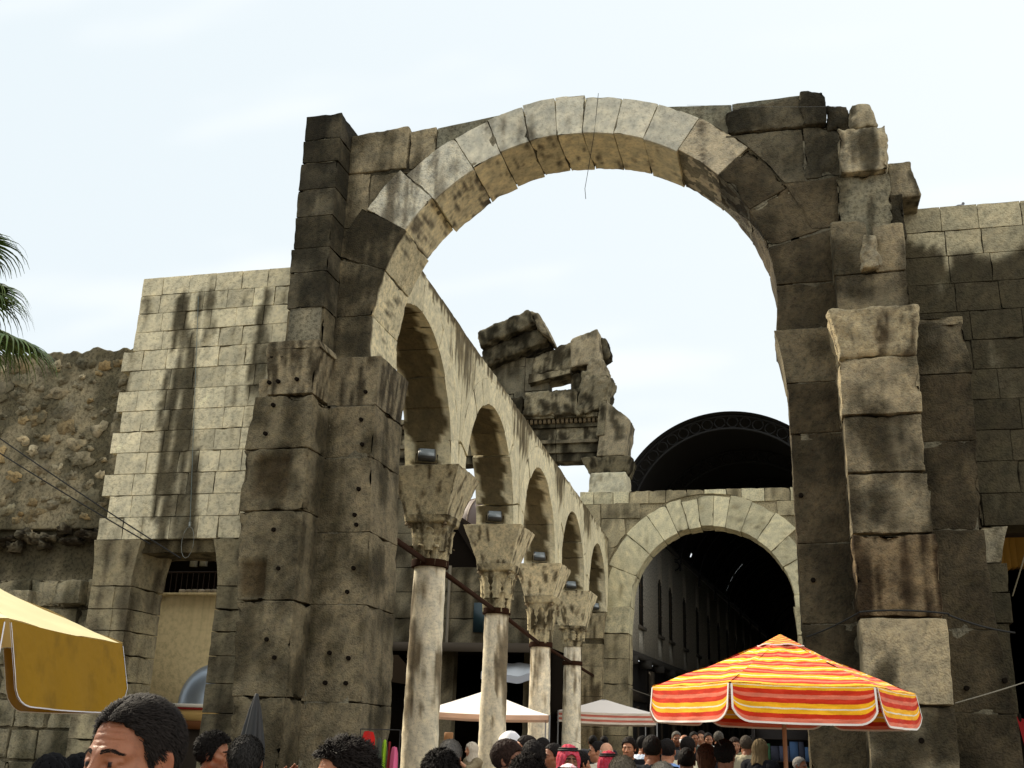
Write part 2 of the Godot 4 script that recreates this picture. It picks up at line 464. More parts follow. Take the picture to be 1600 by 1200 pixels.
	box_stone(t, "buttress_stone", -8.02, -7.8, 6.53, 6.86, -15.4, -14.55, opt(rbut, {"cell": 0.05, "amp": 0.03, "chip": 0.2, "r": 0.08}), M.rough)
	# drilled holes in the left pier
	var hs := []
	for p in [[-7.72, 7.14], [-7.55, 7.14], [-7.73, 6.72], [-7.58, 6.73], [-7.27, 6.75], [-7.62, 6.35], [-7.7, 5.9]]: hs.append([p[0], p[1], -14.35, 0])
	for p in [[-6.38, 7.1], [-6.38, 6.7], [-6.42, 6.25], [-6.37, 5.85], [-6.37, 5.15], [-6.4, 4.75], [-6.36, 4.6], [-6.35, 3.95], [-6.42, 3.6], [-6.62, 2.72], [-6.65, 2.3], [-6.33, 2.3], [-6.32, 2.65]]: hs.append([p[0], p[1], -14.97, 0])
	for p in [[-7.42, 4.43], [-7.28, 3.86], [-7.35, 2.85], [-7.2, 2.6]]: hs.append([p[0], p[1], -14.4, 0])
	for p in [[1.5, 2.55], [1.35, 1.75], [0.95, 2.75]]: hs.append([p[0], p[1], -14.26, 0])
	for p in [[2.45, 2.5], [2.0, 2.4], [0.22, 3.75], [0.12, 4.9]]: hs.append([p[0], p[1], -14.96, 0])
	for h in hs:
		var cy_ := CylinderMesh.new(); cy_.top_radius = 0.03; cy_.bottom_radius = 0.034; cy_.height = 0.05; cy_.radial_segments = 10; cy_.rings = 1
		part(t, "drill_hole", cy_, M.dark, Transform3D(Basis(Vector3.RIGHT, PI / 2), Vector3(h[0], h[1], h[2] - 0.015)))
	# --- left side above the capitals
	var uy := [7.39, 8.0, 8.62, 9.05, 9.62, 10.12, 10.62, 11.05, 11.53]
	for i in 8:
		var st: Dictionary = [dark, black, black, dark, black, black, dark, black][i].duplicate()
		st.m += rng.randf_range(-0.05, 0.05)
		var wob := rng.randf_range(-0.012, 0.012)
		quad_stone(t, "buttress_stone", -7.66 + wob, -7.01, -7.67 + wob, -7.02, uy[i] + 0.006, uy[i + 1] - 0.006, -15.9, -14.53 - (0.06 if i == 0 else 0.0), opt(st, {"cell": 0.07, "amp": 0.016, "chip": 0.07, "r": 0.014, "tone": [1.15, 1.1, 1.05, 0.85, 1.15, 1.0, 0.85, 0.9][i]}), M.rough)
	# springers
	for s in [[7.27, 8.0, -6.36, -6.39, 0.0], [8.0, 8.915, -6.39, -6.24, -0.25]]:
		quad_stone(t, "springer_stone", -7.03, s[2], -7.03, s[3], s[0] + 0.003, s[1] - 0.003, zb, -15.0, opt(springl, {"cell": 0.07, "amp": 0.025, "chip": 0.1, "r": 0.04, "tone": 1.0, "tilt": s[4]}), M.rough)
	for s in [[7.3, 8.04, -0.1, -0.07, 0.0], [8.05, 8.775, -0.07, -0.17, 0.24]]:
		quad_stone(t, "springer_stone", s[2], 0.78, s[3], 0.78, s[0] + 0.003, s[1] - 0.003, zb, -15.0, opt(rdark, {"cell": 0.07, "amp": 0.022, "chip": 0.08, "r": 0.04, "tilt": s[4]}), M.rough)
	# the ring
	var ang := [161.5, 148.0, 135.4, 120.4, 111.1, 101.8, 93.6, 86.0, 76.7, 67.6, 56.8, 42.5, 28.5, 16.0]
	var ro := [4.12, 4.02, 3.86, 3.83, 3.85, 3.88, 3.88, 3.83, 3.82, 3.82, 3.83, 3.82, 4.0]
	var ri := [0.0, 0.02, -0.05, -0.02, 0.0, 0.008, -0.005, 0.0, 0.008, -0.005, 0.03, 0.03, 0.01]
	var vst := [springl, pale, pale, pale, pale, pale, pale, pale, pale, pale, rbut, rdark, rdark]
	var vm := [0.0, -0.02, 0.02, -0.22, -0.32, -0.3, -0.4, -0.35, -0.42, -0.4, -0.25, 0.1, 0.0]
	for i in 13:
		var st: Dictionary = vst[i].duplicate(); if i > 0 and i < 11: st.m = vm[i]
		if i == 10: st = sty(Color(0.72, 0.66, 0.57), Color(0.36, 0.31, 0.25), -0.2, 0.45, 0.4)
		# the underside is layered stone, its colour warmed for light off the ground
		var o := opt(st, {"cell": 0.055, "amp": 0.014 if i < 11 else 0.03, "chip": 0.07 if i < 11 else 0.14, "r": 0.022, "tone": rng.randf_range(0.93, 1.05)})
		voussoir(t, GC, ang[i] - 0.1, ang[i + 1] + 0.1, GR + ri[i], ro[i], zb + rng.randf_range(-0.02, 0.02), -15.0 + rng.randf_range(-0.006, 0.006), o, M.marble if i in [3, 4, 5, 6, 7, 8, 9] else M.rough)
	# spandrel stones of the left side, following the ring
	over_ring(t, "spandrel_stone", GC, 4.14, -7.02, -6.78, 8.77, 9.6, 9.6, zb, -15.03, opt(mid, {"cell": 0.08, "amp": 0.02, "chip": 0.06}), M.rough)
	over_ring(t, "spandrel_stone", GC, 4.05, -6.77, -6.15, 9.2, 9.85, 9.9, zb, -15.03, opt(dark, {"cell": 0.08, "amp": 0.02, "chip": 0.06}), M.rough)
	over_ring(t, "spandrel_stone", GC, 4.0, -7.02, -6.62, 9.61, 10.62, 10.6, zb, -15.02, opt(mid, {"cell": 0.08, "amp": 0.02, "chip": 0.06}), M.rough)
	over_ring(t, "spandrel_stone", GC, 3.95, -6.61, -5.72, 9.92, 10.58, 10.56, zb, -15.03, opt(mid, {"cell": 0.07, "amp": 0.02, "chip": 0.06}), M.rough)
	over_ring(t, "spandrel_stone", GC, 3.9, -7.02, -5.98, 10.62, 11.36, 11.43, zb, -14.99, opt(mid, {"cell": 0.06, "amp": 0.025, "chip": 0.14, "r": 0.08, "tone": 1.1}), M.rough)
	over_ring(t, "spandrel_stone", GC, 3.87, -5.95, -5.5, 10.6, 11.33, 11.36, zb, -15.02, opt(mid, {"cell": 0.06, "amp": 0.02, "chip": 0.08, "tone": 1.1}), M.rough)
	over_ring(t, "cement_cap", GC, 3.865, -5.49, -4.2, 10.7, 11.36, 11.5, zb, -15.06, opt(cement, {"cell": 0.08, "amp": 0.004, "chip": 0.01}), M.mortar)
	over_ring(t, "mortar_fill", GC, 3.5, -1.2, 0.7, 8.8, 10.6, 10.5, -16.1, -15.04, opt(dark, {"cell": 0.2, "amp": 0.0, "chip": 0.0}), M.mortar)
	over_ring(t, "mortar_fill", GC, 3.7, -6.95, -4.6, 8.8, 10.6, 11.2, -16.1, -15.04, opt(dark, {"cell": 0.2, "amp": 0.0, "chip": 0.0}), M.mortar)
	# the right shoulder: cement, then big dark stones stepping down
	over_ring(t, "cement_cap", GC, 3.84, -1.85, -0.62, 10.5, 11.3, 11.2, zb, -15.06, opt(cement, {"cell": 0.08, "amp": 0.01, "chip": 0.03}), M.mortar)
	over_ring(t, "cement_cap", GC, 3.6, -0.62, 0.42, 11.0, 11.2, 11.22, zb, -15.05, opt(cement, {"cell": 0.08, "amp": 0.01, "chip": 0.03}), M.mortar)
	over_ring(t, "spandrel_stone", GC, 3.7, -0.72, 0.6, 10.62, 11.02, 11.2, zb, -14.96, opt(black, {"cell": 0.05, "amp": 0.045, "chip": 0.2, "r": 0.08, "tone": 1.05}), M.rough)
	over_ring(t, "spandrel_stone", GC, 3.7, 0.4, 0.78, 10.6, 11.22, 11.2, zb, -14.9, opt(black, {"cell": 0.05, "amp": 0.04, "chip": 0.2, "r": 0.09, "tone": 0.9}), M.rough)
	over_ring(t, "spandrel_stone", GC, 3.84, -0.72, 0.42, 9.7, 10.6, 10.6, zb, -15.0, opt(black, {"cell": 0.07, "amp": 0.02, "chip": 0.08, "tone": 1.15}), M.rough)
	over_ring(t, "spandrel_stone", GC, 3.84, -0.2, 0.42, 9.3, 9.75, 9.7, zb, -15.02, opt(rdark, {"cell": 0.07, "amp": 0.03, "chip": 0.08}), M.rough)
	over_ring(t, "spandrel_stone", GC, 3.84, 0.06, 0.9, 8.9, 9.68, 9.72, zb, -14.99, opt(rdark, {"cell": 0.06, "amp": 0.03, "chip": 0.1}), M.rough)
	box_stone(t, "spandrel_stone", 0.44, 0.98, 9.74, 10.6, zb, -15.0, opt(black, {"cell": 0.06, "amp": 0.04, "chip": 0.16, "tone": 1.1}), M.rough)
	box_stone(t, "spandrel_stone", 0.78, 1.12, 10.5, 10.95, zb, -14.98, opt(black, {"cell": 0.05, "amp": 0.06, "chip": 0.25, "r": 0.1}), M.rough)
	var palerock := sty(Color(0.68, 0.62, 0.52), Color(0.34, 0.3, 0.23), -0.1, 0.4, 0.6)
	quad_stone(t, "shoulder_stone", 1.08, 1.52, 1.12, 1.42, 10.42, 10.84, zb, -14.85, opt(palerock, {"cell": 0.045, "amp": 0.05, "chip": 0.2, "r": 0.12}), M.rough)
	box_stone(t, "shoulder_stone", 0.92, 1.6, 9.66, 10.4, zb, -14.78, opt(palerock, {"cell": 0.04, "amp": 0.06, "chip": 0.22, "r": 0.06, "freq": 3.4}), M.rough)
	box_stone(t, "mortar_fill", 0.86, 1.6, 8.6, 9.66, zb, -14.9, opt(sty(Color(0.58, 0.54, 0.45), Color(0.4, 0.36, 0.28), -0.1, 0.3, 0.5), {"cell": 0.045, "amp": 0.055, "chip": 0.14, "freq": 1.9}), M.mortar)
	quad_stone(t, "shoulder_stone", 1.62, 2.08, 1.64, 1.98, 9.45, 10.05, -16.1, -15.3, opt(palerock, {"cell": 0.05, "amp": 0.03, "chip": 0.16, "r": 0.1, "tone": 0.85}), M.rough)
	box_stone(t, "shoulder_stone", 1.6, 1.78, 8.7, 9.4, -16.1, -15.1, opt(dark, {"cell": 0.06, "amp": 0.04, "chip": 0.16}), M.rough)
	# --- right pier
	var ry := [-0.15, 1.95, 3.18, 4.24, 5.78, 6.52]
	for i in 5:
		quad_stone(t, "pier_stone", 0.07 - 0.012 * i, 0.8, 0.06 - 0.012 * i, 0.8, ry[i] + 0.003, ry[i + 1] - 0.003, zb, -15.0, opt(rdark, {"cell": 0.065, "amp": 0.028, "chip": 0.2 if i < 3 else 0.1, "r": 0.04}), M.rough)
	quad_stone(t, "capital_block", 0.0, 0.8, -0.14, 0.8, 6.53, 7.29, zb, -15.0, opt(mid, {"cell": 0.06, "amp": 0.018, "chip": 0.08, "fz": 0.12, "pw": 1.7, "tone": 0.85}), M.rough)
	# carved buttress: big stones of different tones, each a little out of line
	var B := [
		[0.76, 1.76, -0.15, 2.13, -14.3, rbut, 0.2, 0.03, 0.06, 0.95],
		[0.74, 1.75, 2.15, 3.17, -14.22, rbut, -0.12, 0.02, 0.09, 1.12],
		[0.73, 1.72, 3.2, 4.22, -14.3, sty(Color(0.52, 0.42, 0.3), Color(0.25, 0.19, 0.13), 0.15, 0.5, 0.6), 0.1, 0.06, 0.16, 1.0],
		[0.72, 1.7, 4.24, 5.02, -14.34, rbut, 0.12, 0.04, 0.14, 0.92],
		[0.71, 1.68, 5.04, 5.8, -14.34, rbut, 0.1, 0.02, 0.1, 0.95],
		[0.69, 1.7, 5.81, 6.6, -14.3, rbut, -0.15, 0.045, 0.14, 1.05]]
	for e in B:
		var st: Dictionary = e[5].duplicate(); st.m = e[6]
		quad_stone(t, "buttress_stone", e[0], e[1], e[0] - 0.003, e[1] - 0.003, e[2] + 0.003, e[3] - 0.003, -15.9, e[4], opt(st, {"cell": 0.05, "amp": e[7], "chip": e[8], "r": 0.045, "tone": e[9]}), M.rough)
	quad_stone(t, "capital_block", 0.7, 1.7, 0.6, 1.78, 6.61, 7.3, -15.9, -14.3, opt(sty(Color(0.7, 0.63, 0.51), Color(0.36, 0.3, 0.22), -0.1, 0.35, 0.7), {"cell": 0.035, "amp": 0.085, "chip": 0.1, "r": 0.12, "fz": 0.12, "freq": 2.2}), M.rough)
	# broken upper pilaster with the stump of a figure
	box_stone(t, "pilaster_stone", 0.74, 1.7, 7.32, 7.95, -15.9, -14.62, opt(rbut, {"cell": 0.06, "amp": 0.02, "chip": 0.09, "tone": 0.8}), M.rough)
	box_stone(t, "pilaster_stone", 0.72, 1.2, 7.96, 8.8, -15.9, -14.62, opt(mid, {"cell": 0.06, "amp": 0.025, "chip": 0.12, "r": 0.06, "tone": 0.85}), M.rough)
	box_stone(t, "pilaster_stone", 1.28, 1.7, 7.96, 8.7, -15.9, -14.6, opt(rbut, {"cell": 0.06, "amp": 0.02, "chip": 0.12, "r": 0.07, "tone": 0.95}), M.rough)
	quad_stone(t, "carved_stump", 1.08, 1.38, 1.14, 1.32, 7.98, 8.5, -15.2, -14.46, opt(palerock, {"cell": 0.03, "amp": 0.06, "chip": 0.2, "r": 0.1, "freq": 4.0, "tone": 0.9}), M.rough)
	# main right face
	var r2 := [-0.15, 2.1, 3.12, 4.4, 5.6, 6.55]
	var rr := [2.62, 2.58, 2.42, 2.4, 2.42, 2.44]
	for i in 5:
		quad_stone(t, "pier_stone", 1.68, rr[i], 1.68, rr[i + 1], r2[i] + 0.003, r2[i + 1] - 0.003, -15.85, -15.0, opt(rdark, {"cell": 0.07, "amp": 0.025, "chip": 0.12, "r": 0.04, "tone": 0.92}), M.rough)
	quad_stone(t, "capital_block", 1.7, 2.46, 1.72, 2.38, 6.56, 7.28, -15.85, -15.0, opt(mid, {"cell": 0.06, "amp": 0.03, "chip": 0.16, "fz": 0.08, "tone": 0.8}), M.rough)
	box_stone(t, "capital_block", 1.74, 2.4, 7.24, 7.36, -15.85, -14.93, opt(rbut, {"cell": 0.06, "amp": 0.02, "chip": 0.1}), M.rough)

# ------------------------------------------------------------------ ashlar walls beside the arch
func course_wall(t: Node, x0: float, x1: float, y0: float, y1: float, n: int, z: float, thick: float, style: Dictionary, wmin: float, wmax: float, ragged := 0.0, open := Rect2(), mat: Material = null, o := {}) -> void:
	var h := (y1 - y0) / n
	for i in n:
		var ya := y0 + h * i; var yb := ya + h
		var x := x0 - (ragged * (0.5 + 0.5 * (1 if i % 2 == 0 else -1)) + rng.randf() * ragged * 0.3)
		while x < x1 - 0.02:
			var w := rng.randf_range(wmin, wmax)
			var xe := x + w
			if x1 - xe < wmin * 0.6: xe = x1
			var skip := open.size.x > 0 and ya < open.end.y - 0.05 and yb > open.position.y + 0.05 and xe > open.position.x + 0.02 and x < open.end.x - 0.02
			if skip:
				if x < open.position.x - 0.02: xe = open.position.x; skip = false
				elif xe > open.end.x + 0.02: x = open.end.x; skip = xe - x < 0.08
			if not skip:
				var d := {"cell": 0.085, "zcell": 0.3, "amp": 0.006, "chip": 0.035, "r": 0.012}
				d.merge(o, true)
				box_stone(t, "wall_stone", x + 0.004, xe - 0.004, ya + 0.004, yb - 0.004, z - thick, z + rng.randf_range(-0.007, 0.007), opt(style, d), mat)
			x = xe

func build_left_wall() -> void:
	var t := thing("stone_wall", "pale coursed limestone wall with a doorway beside the left pier, dark drip stains", "wall")
	var st := sty(Color(0.88, 0.825, 0.71), Color(0.37, 0.33, 0.25), -0.46, 0.5, 0.22, 4.0)
	# run-off stains: two broad bands and short drips under the coping
	st.zone = func(p: Vector3) -> float:
		if p.z < -16.1: return 0.0
		var w := nf.get_noise_3d(p.x * 1.2, p.y * 0.8, 2.0) * 0.13
		var xa := lerpf(-10.1, -10.62, clampf((p.y - 4.6) / 4.2, 0, 1))
		var hw := lerpf(0.42, 0.16, clampf((p.y - 6.0) / 2.8, 0, 1))
		var v := 1.0 - smoothstep(hw - 0.05, hw + 0.07, absf(p.x - xa - 0.16 + w))
		v *= 1.0 - smoothstep(8.9, 9.15, p.y)
		var vb := (1.0 - smoothstep(0.1, 0.17, absf(p.x + 8.8 + w * 0.6))) * smoothstep(6.2, 6.8, p.y) * (1.0 - smoothstep(8.95, 9.1, p.y))
		var vc := (1.0 - smoothstep(0.1, 0.17, absf(p.x + 9.9 + w))) * smoothstep(5.0, 8.6, p.y) * (1.0 - smoothstep(9.0, 9.15, p.y))
		var drip := smoothstep(0.1, 0.4, n1.get_noise_3d(p.x * 3.2, 0.0, 5.0) + 0.3 * n1.get_noise_3d(p.x * 9.0, p.y * 0.6, 5.0)) * smoothstep(7.9, 8.9, p.y) * (1.0 - smoothstep(9.02, 9.1, p.y))
		var rag := 0.75 + 0.6 * nf.get_noise_3d(p.x * 3.0, p.y * 1.1, 8.0)
		return maxf(maxf(v, vb * 0.7 * rag), maxf(vc * 0.4 * rag, drip * 0.6 * rag)) * 0.8
	box_stone(t, "mortar_core", -11.2, -7.9, 4.62, 9.3, -16.5, -15.925, opt(sty(Color(0.5, 0.46, 0.37), Color(0.34, 0.31, 0.24)), {"cell": 0.8, "amp": 0.0, "chip": 0.0, "noback": false}), M.mortar)
	course_wall(t, -11.3, -7.9, 4.6, 8.0, 9, -15.9, 0.6, st, 0.36, 0.62, 0.16)
	course_wall(t, -11.32, -7.9, 8.0, 9.42, 4, -15.9, 0.6, st, 0.38, 0.6, 0.0)
	# lintel, jambs with flared heads
	var jst := sty(Color(0.66, 0.6, 0.48), Color(0.38, 0.33, 0.25), -0.1, 0.35, 0.45, 3.0)
	var dst := sty(Color(0.45, 0.39, 0.28), Color(0.25, 0.21, 0.14), 0.1, 0.5, 0.4)
	box_stone(t, "lintel_stone", -10.75, -9.2, 4.38, 4.59, -16.55, -15.98, opt(dst, {"cell": 0.12}), M.stone)
	box_stone(t, "lintel_stone", -10.75, -9.2, 4.42, 4.61, -17.1, -16.56, opt(dst, {"cell": 0.12}), M.stone)
	var jy := [-0.15, 0.9, 1.4, 1.85, 2.3, 2.72, 3.1, 3.45, 3.82]
	for i in 8:
		box_stone(t, "jamb_stone", -11.42, -10.98 + rng.randf_range(-0.03, 0.03), jy[i] + 0.005, jy[i + 1] - 0.005, -16.9, -15.9, opt(jst, {"cell": 0.09, "amp": 0.01, "chip": 0.05}), M.stone)
		box_stone(t, "jamb_stone", -10.98, -10.68, jy[i] + 0.005, jy[i + 1] - 0.005, -16.9, -15.92, opt(jst, {"cell": 0.09, "amp": 0.01, "chip": 0.05}), M.stone)
		box_stone(t, "jamb_stone", -9.1, -7.9, jy[i] + 0.005, jy[i + 1] - 0.005, -16.9, -15.92, opt(jst, {"cell": 0.09, "amp": 0.01, "chip": 0.05, "tone": 0.75}), M.stone)
	quad_stone(t, "jamb_head", -11.42, -10.68, -11.46, -10.55, 3.83, 4.59, -16.9, -15.9, opt(jst, {"cell": 0.08, "amp": 0.01, "chip": 0.05, "pw": 1.6, "fz": 0.06}), M.stone)
	quad_stone(t, "jamb_head", -9.1, -7.9, -9.24, -7.9, 3.83, 4.59, -16.9, -15.92, opt(jst, {"cell": 0.08, "amp": 0.01, "chip": 0.05, "pw": 1.6, "fz": 0.06, "tone": 0.85}), M.stone)

func build_right_wall() -> void:
	var t := thing("stone_wall", "blackened coursed stone wall with pale top courses right of the arch", "wall")
	var st := sty(Color(0.72, 0.67, 0.56), Color(0.31, 0.275, 0.205), 0.0, 0.3, 0.35, 2.5)
	st.zone = func(p: Vector3) -> float:
		var d := 9.42 - p.y
		var drip := n1.get_noise_3d(p.x * 2.6, 0.0, 9.0) * 0.5 + n1.get_noise_3d(p.x * 6.0, 0.2, 4.0) * 0.35
		return lerpf(-0.7, 0.6, smoothstep(0.3, 0.85, d + drip * 0.4))
	box_stone(t, "mortar_core", 1.7, 6.9, 4.7, 9.4, -16.5, -15.925, opt(sty(Color(0.36, 0.32, 0.25), Color(0.3, 0.26, 0.2)), {"cell": 1.0, "amp": 0.0, "chip": 0.0, "noback": false}), M.mortar)
	course_wall(t, 1.66, 7.0, 8.72, 9.54, 2, -15.9, 0.6, st, 0.5, 0.85, 0.0, Rect2(), null, {"chip": 0.03})
	course_wall(t, 1.66, 7.0, 4.62, 8.72, 9, -15.9, 0.6, st, 0.55, 1.0, 0.0)
	course_wall(t, 2.3, 2.78, 3.3, 4.1, 2, -15.85, 0.7, st, 0.4, 0.6, 0.0)
	quad_stone(t, "jamb_head", 2.4, 2.72, 2.42, 2.84, 4.1, 4.6, -16.5, -15.84, opt(sty(Color(0.6, 0.55, 0.46), Color(0.4, 0.36, 0.28), -0.2, 0.3, 0.3), {"cell": 0.06, "pw": 1.6, "chip": 0.08}), M.stone)
	box_stone(t, "jamb_stone", 2.3, 2.72, -0.15, 3.29, -16.5, -15.88, opt(st, {"cell": 0.1, "chip": 0.12}), M.rough)
	box_stone(t, "jamb_stone", 4.3, 7.0, -0.15, 4.6, -16.5, -15.88, opt(st, {"cell": 0.3}), M.rough)

func build_rubble_wall() -> void:
	var t := thing("rubble_wall", "rough rubble and mortar wall with bulging stones at the left edge", "wall")
	var ms := sty(Color(0.6, 0.54, 0.43), Color(0.4, 0.36, 0.27), -0.05, 0.2, 0.7, 2.0)
	ms.zone = func(p: Vector3) -> float: return 0.5 * smoothstep(0.55, 0.0, absf(p.x + 11.75)) + (0.25 if p.y < 4.9 and p.y > 4.0 else 0.0)
	# the mortared face, with a ragged top
	var f := func(u: float, v: float, w: float) -> Vector3:
		var x := lerpf(-24.0, -11.25, u)
		var top := 8.2 + 0.05 * n1.get_noise_2d(x * 1.3, 3.0) + 0.03 * n1.get_noise_2d(x * 5.0, 1.0)
		return Vector3(x, lerpf(4.85, top, v), lerpf(-17.0, -16.15, w))
	part(t, "mortared_face", block(Vector3(12.7, 3.3, 0.85), f, {"style": ms, "cell": 0.07, "zcell": 0.4, "amp": 0.024, "freq": 2.6, "chip": 0.03, "r": 0.1}), M.mortar)
	var f2 := func(u: float, v: float, w: float) -> Vector3:
		return Vector3(lerpf(-24.0, -11.3, u), lerpf(-0.15, 4.86, v), lerpf(-17.0, -16.3, w))
	part(t, "mortared_face", block(Vector3(12.7, 5.0, 0.7), f2, {"style": ms, "cell": 0.14, "zcell": 0.5, "amp": 0.05, "freq": 1.5, "chip": 0.05, "r": 0.05, "tone": 0.85}), M.mortar)
	# stones standing out of the mortar
	var tones := [Color(0.6, 0.53, 0.42), Color(0.66, 0.6, 0.5), Color(0.56, 0.47, 0.33), Color(0.5, 0.45, 0.36), Color(0.55, 0.5, 0.41), Color(0.48, 0.44, 0.35), Color(0.56, 0.5, 0.4)]
	var placed := []
	for k in 420:
		if placed.size() >= 120: break
		var x := rng.randf_range(-15.2, -11.45); var y := rng.randf_range(4.95, 7.95)
		var w := rng.randf_range(0.08, 0.24) if rng.randf() < 0.7 else rng.randf_range(0.05, 0.1); var h := w * rng.randf_range(0.55, 0.85)
		var ok := true
		for q in placed:
			if absf(q[0] - x) < (q[2] + w) * 0.92 and absf(q[1] - y) < (q[3] + h) * 0.95: ok = false; break
		if not ok: continue
		placed.append([x, y, w, h])
		var st := sty((tones[rng.randi() % 7] if rng.randf() < 0.95 else Color(0.58, 0.47, 0.31)) * rng.randf_range(0.9, 1.25), Color(0.42, 0.38, 0.29), -0.15, 0.3, 0.6)
		part(t, "rubble_stone", boulder(w, h, 0.065, st, Vector3(x, y, -16.16)), M.rough, Transform3D(Basis(Vector3.BACK, rng.randf_range(-0.3, 0.3)), Vector3(x, y, -16.165 + rng.randf_range(-0.02, 0.01))))
	# a ragged ledge, then larger squared blocks lower down
	for k in 26:
		var x := -15.0 + k * 0.145 + rng.randf_range(-0.05, 0.05)
		var w := rng.randf_range(0.06, 0.2)
		part(t, "rubble_stone", boulder(w, rng.randf_range(0.05, 0.1), 0.2, sty(Color(0.5, 0.45, 0.36), Color(0.24, 0.2, 0.15), 0.1, 0.4, 0.5), Vector3(x, 4.7, -16.2)), M.rough, Transform3D(Basis(Vector3.BACK, rng.randf_range(-0.2, 0.2)), Vector3(x, rng.randf_range(4.5, 4.86), -16.22)))
	var lst := sty(Color(0.58, 0.53, 0.43), Color(0.34, 0.31, 0.23), 0.0, 0.25, 0.65, 2.0)
	var yy := 4.0
	var row := 0
	while yy > 0.2:
		var h := [0.5, 0.55, 0.42, 0.5, 0.5][row % 5] as float
		var x := -15.6 + row * 0.23
		while x < -11.5:
			var w := rng.randf_range(0.45, 0.85)
			if x + w > -11.42: w = -11.42 - x
			if w > 0.2:
				box_stone(t, "wall_stone", x + 0.02, x + w - 0.02, yy - h + 0.02, yy - 0.02, -16.8, -16.22 + rng.randf_range(-0.03, 0.03), opt(lst, {"cell": 0.08, "zcell": 0.3, "amp": 0.03, "chip": 0.14, "r": 0.04, "tone": rng.randf_range(0.85, 1.1)}), M.rough)
			x += w
		yy -= h; row += 1
	for b in [[-11.95, 3.75, 0.24, 0.2], [-11.95, 2.9, 0.13, 0.1], [-12.9, 3.6, 0.2, 0.18]]:
		box_stone(t, "wall_stone", b[0] - b[2], b[0] + b[2], b[1] - b[3], b[1] + b[3], -16.5, -16.0, opt(sty(Color(0.62, 0.57, 0.47), Color(0.4, 0.36, 0.27), -0.1, 0.3, 0.4), {"cell": 0.05, "amp": 0.03, "chip": 0.14, "r": 0.05}), M.rough)

func boulder(w: float, h: float, d: float, st: Dictionary, off: Vector3) -> ArrayMesh:
	var V := PackedVector3Array(); var N := PackedVector3Array(); var C := PackedColorArray(); var I := PackedInt32Array()
	var sd := Vector3(rng.randf(), rng.randf(), rng.randf()) * 40.0
	var nu := 14; var nv := 7
	for i in nv + 1:
		var th := PI * 0.5 * i / nv
		for j in nu + 1:
			var a := TAU * j / nu
			var dir := Vector3(cos(a) * sin(th), sin(a) * sin(th), cos(th))
			var k := 1.0 + 0.55 * n1.get_noise_3dv(Vector3(cos(a), sin(a), th) * 1.0 + sd) + 0.2 * n1.get_noise_3dv(dir * 3.0 + sd)
			var e := pow(pow(absf(dir.x), 3.5) + pow(absf(dir.y), 3.5) + pow(absf(dir.z), 3.5), -1.0 / 3.5)
			var p := Vector3(dir.x * w, dir.y * h, dir.z * d * 0.8) * e * k
			V.append(p); N.append(Vector3(dir.x / w, dir.y / h, dir.z / d).normalized()); C.append(tint(p + off, st, 1.0))
	for i in nv:
		for j in nu:
			var q := i * (nu + 1) + j
			I.append_array([q, q + 1, q + nu + 2, q, q + nu + 2, q + nu + 1])
	return am(V, N, C, I)

# ------------------------------------------------------------------ arcade: five arches on four columns, running back from the left pier
const AU := Vector3(-0.0393, 0, -0.99923)   # along the arcade, away from the viewer
const AN := Vector3(0.99923, 0, -0.0393)    # across it, to the right
const AL := 6.45

func along(i: float) -> float: return 15.25 + 6.2 * i

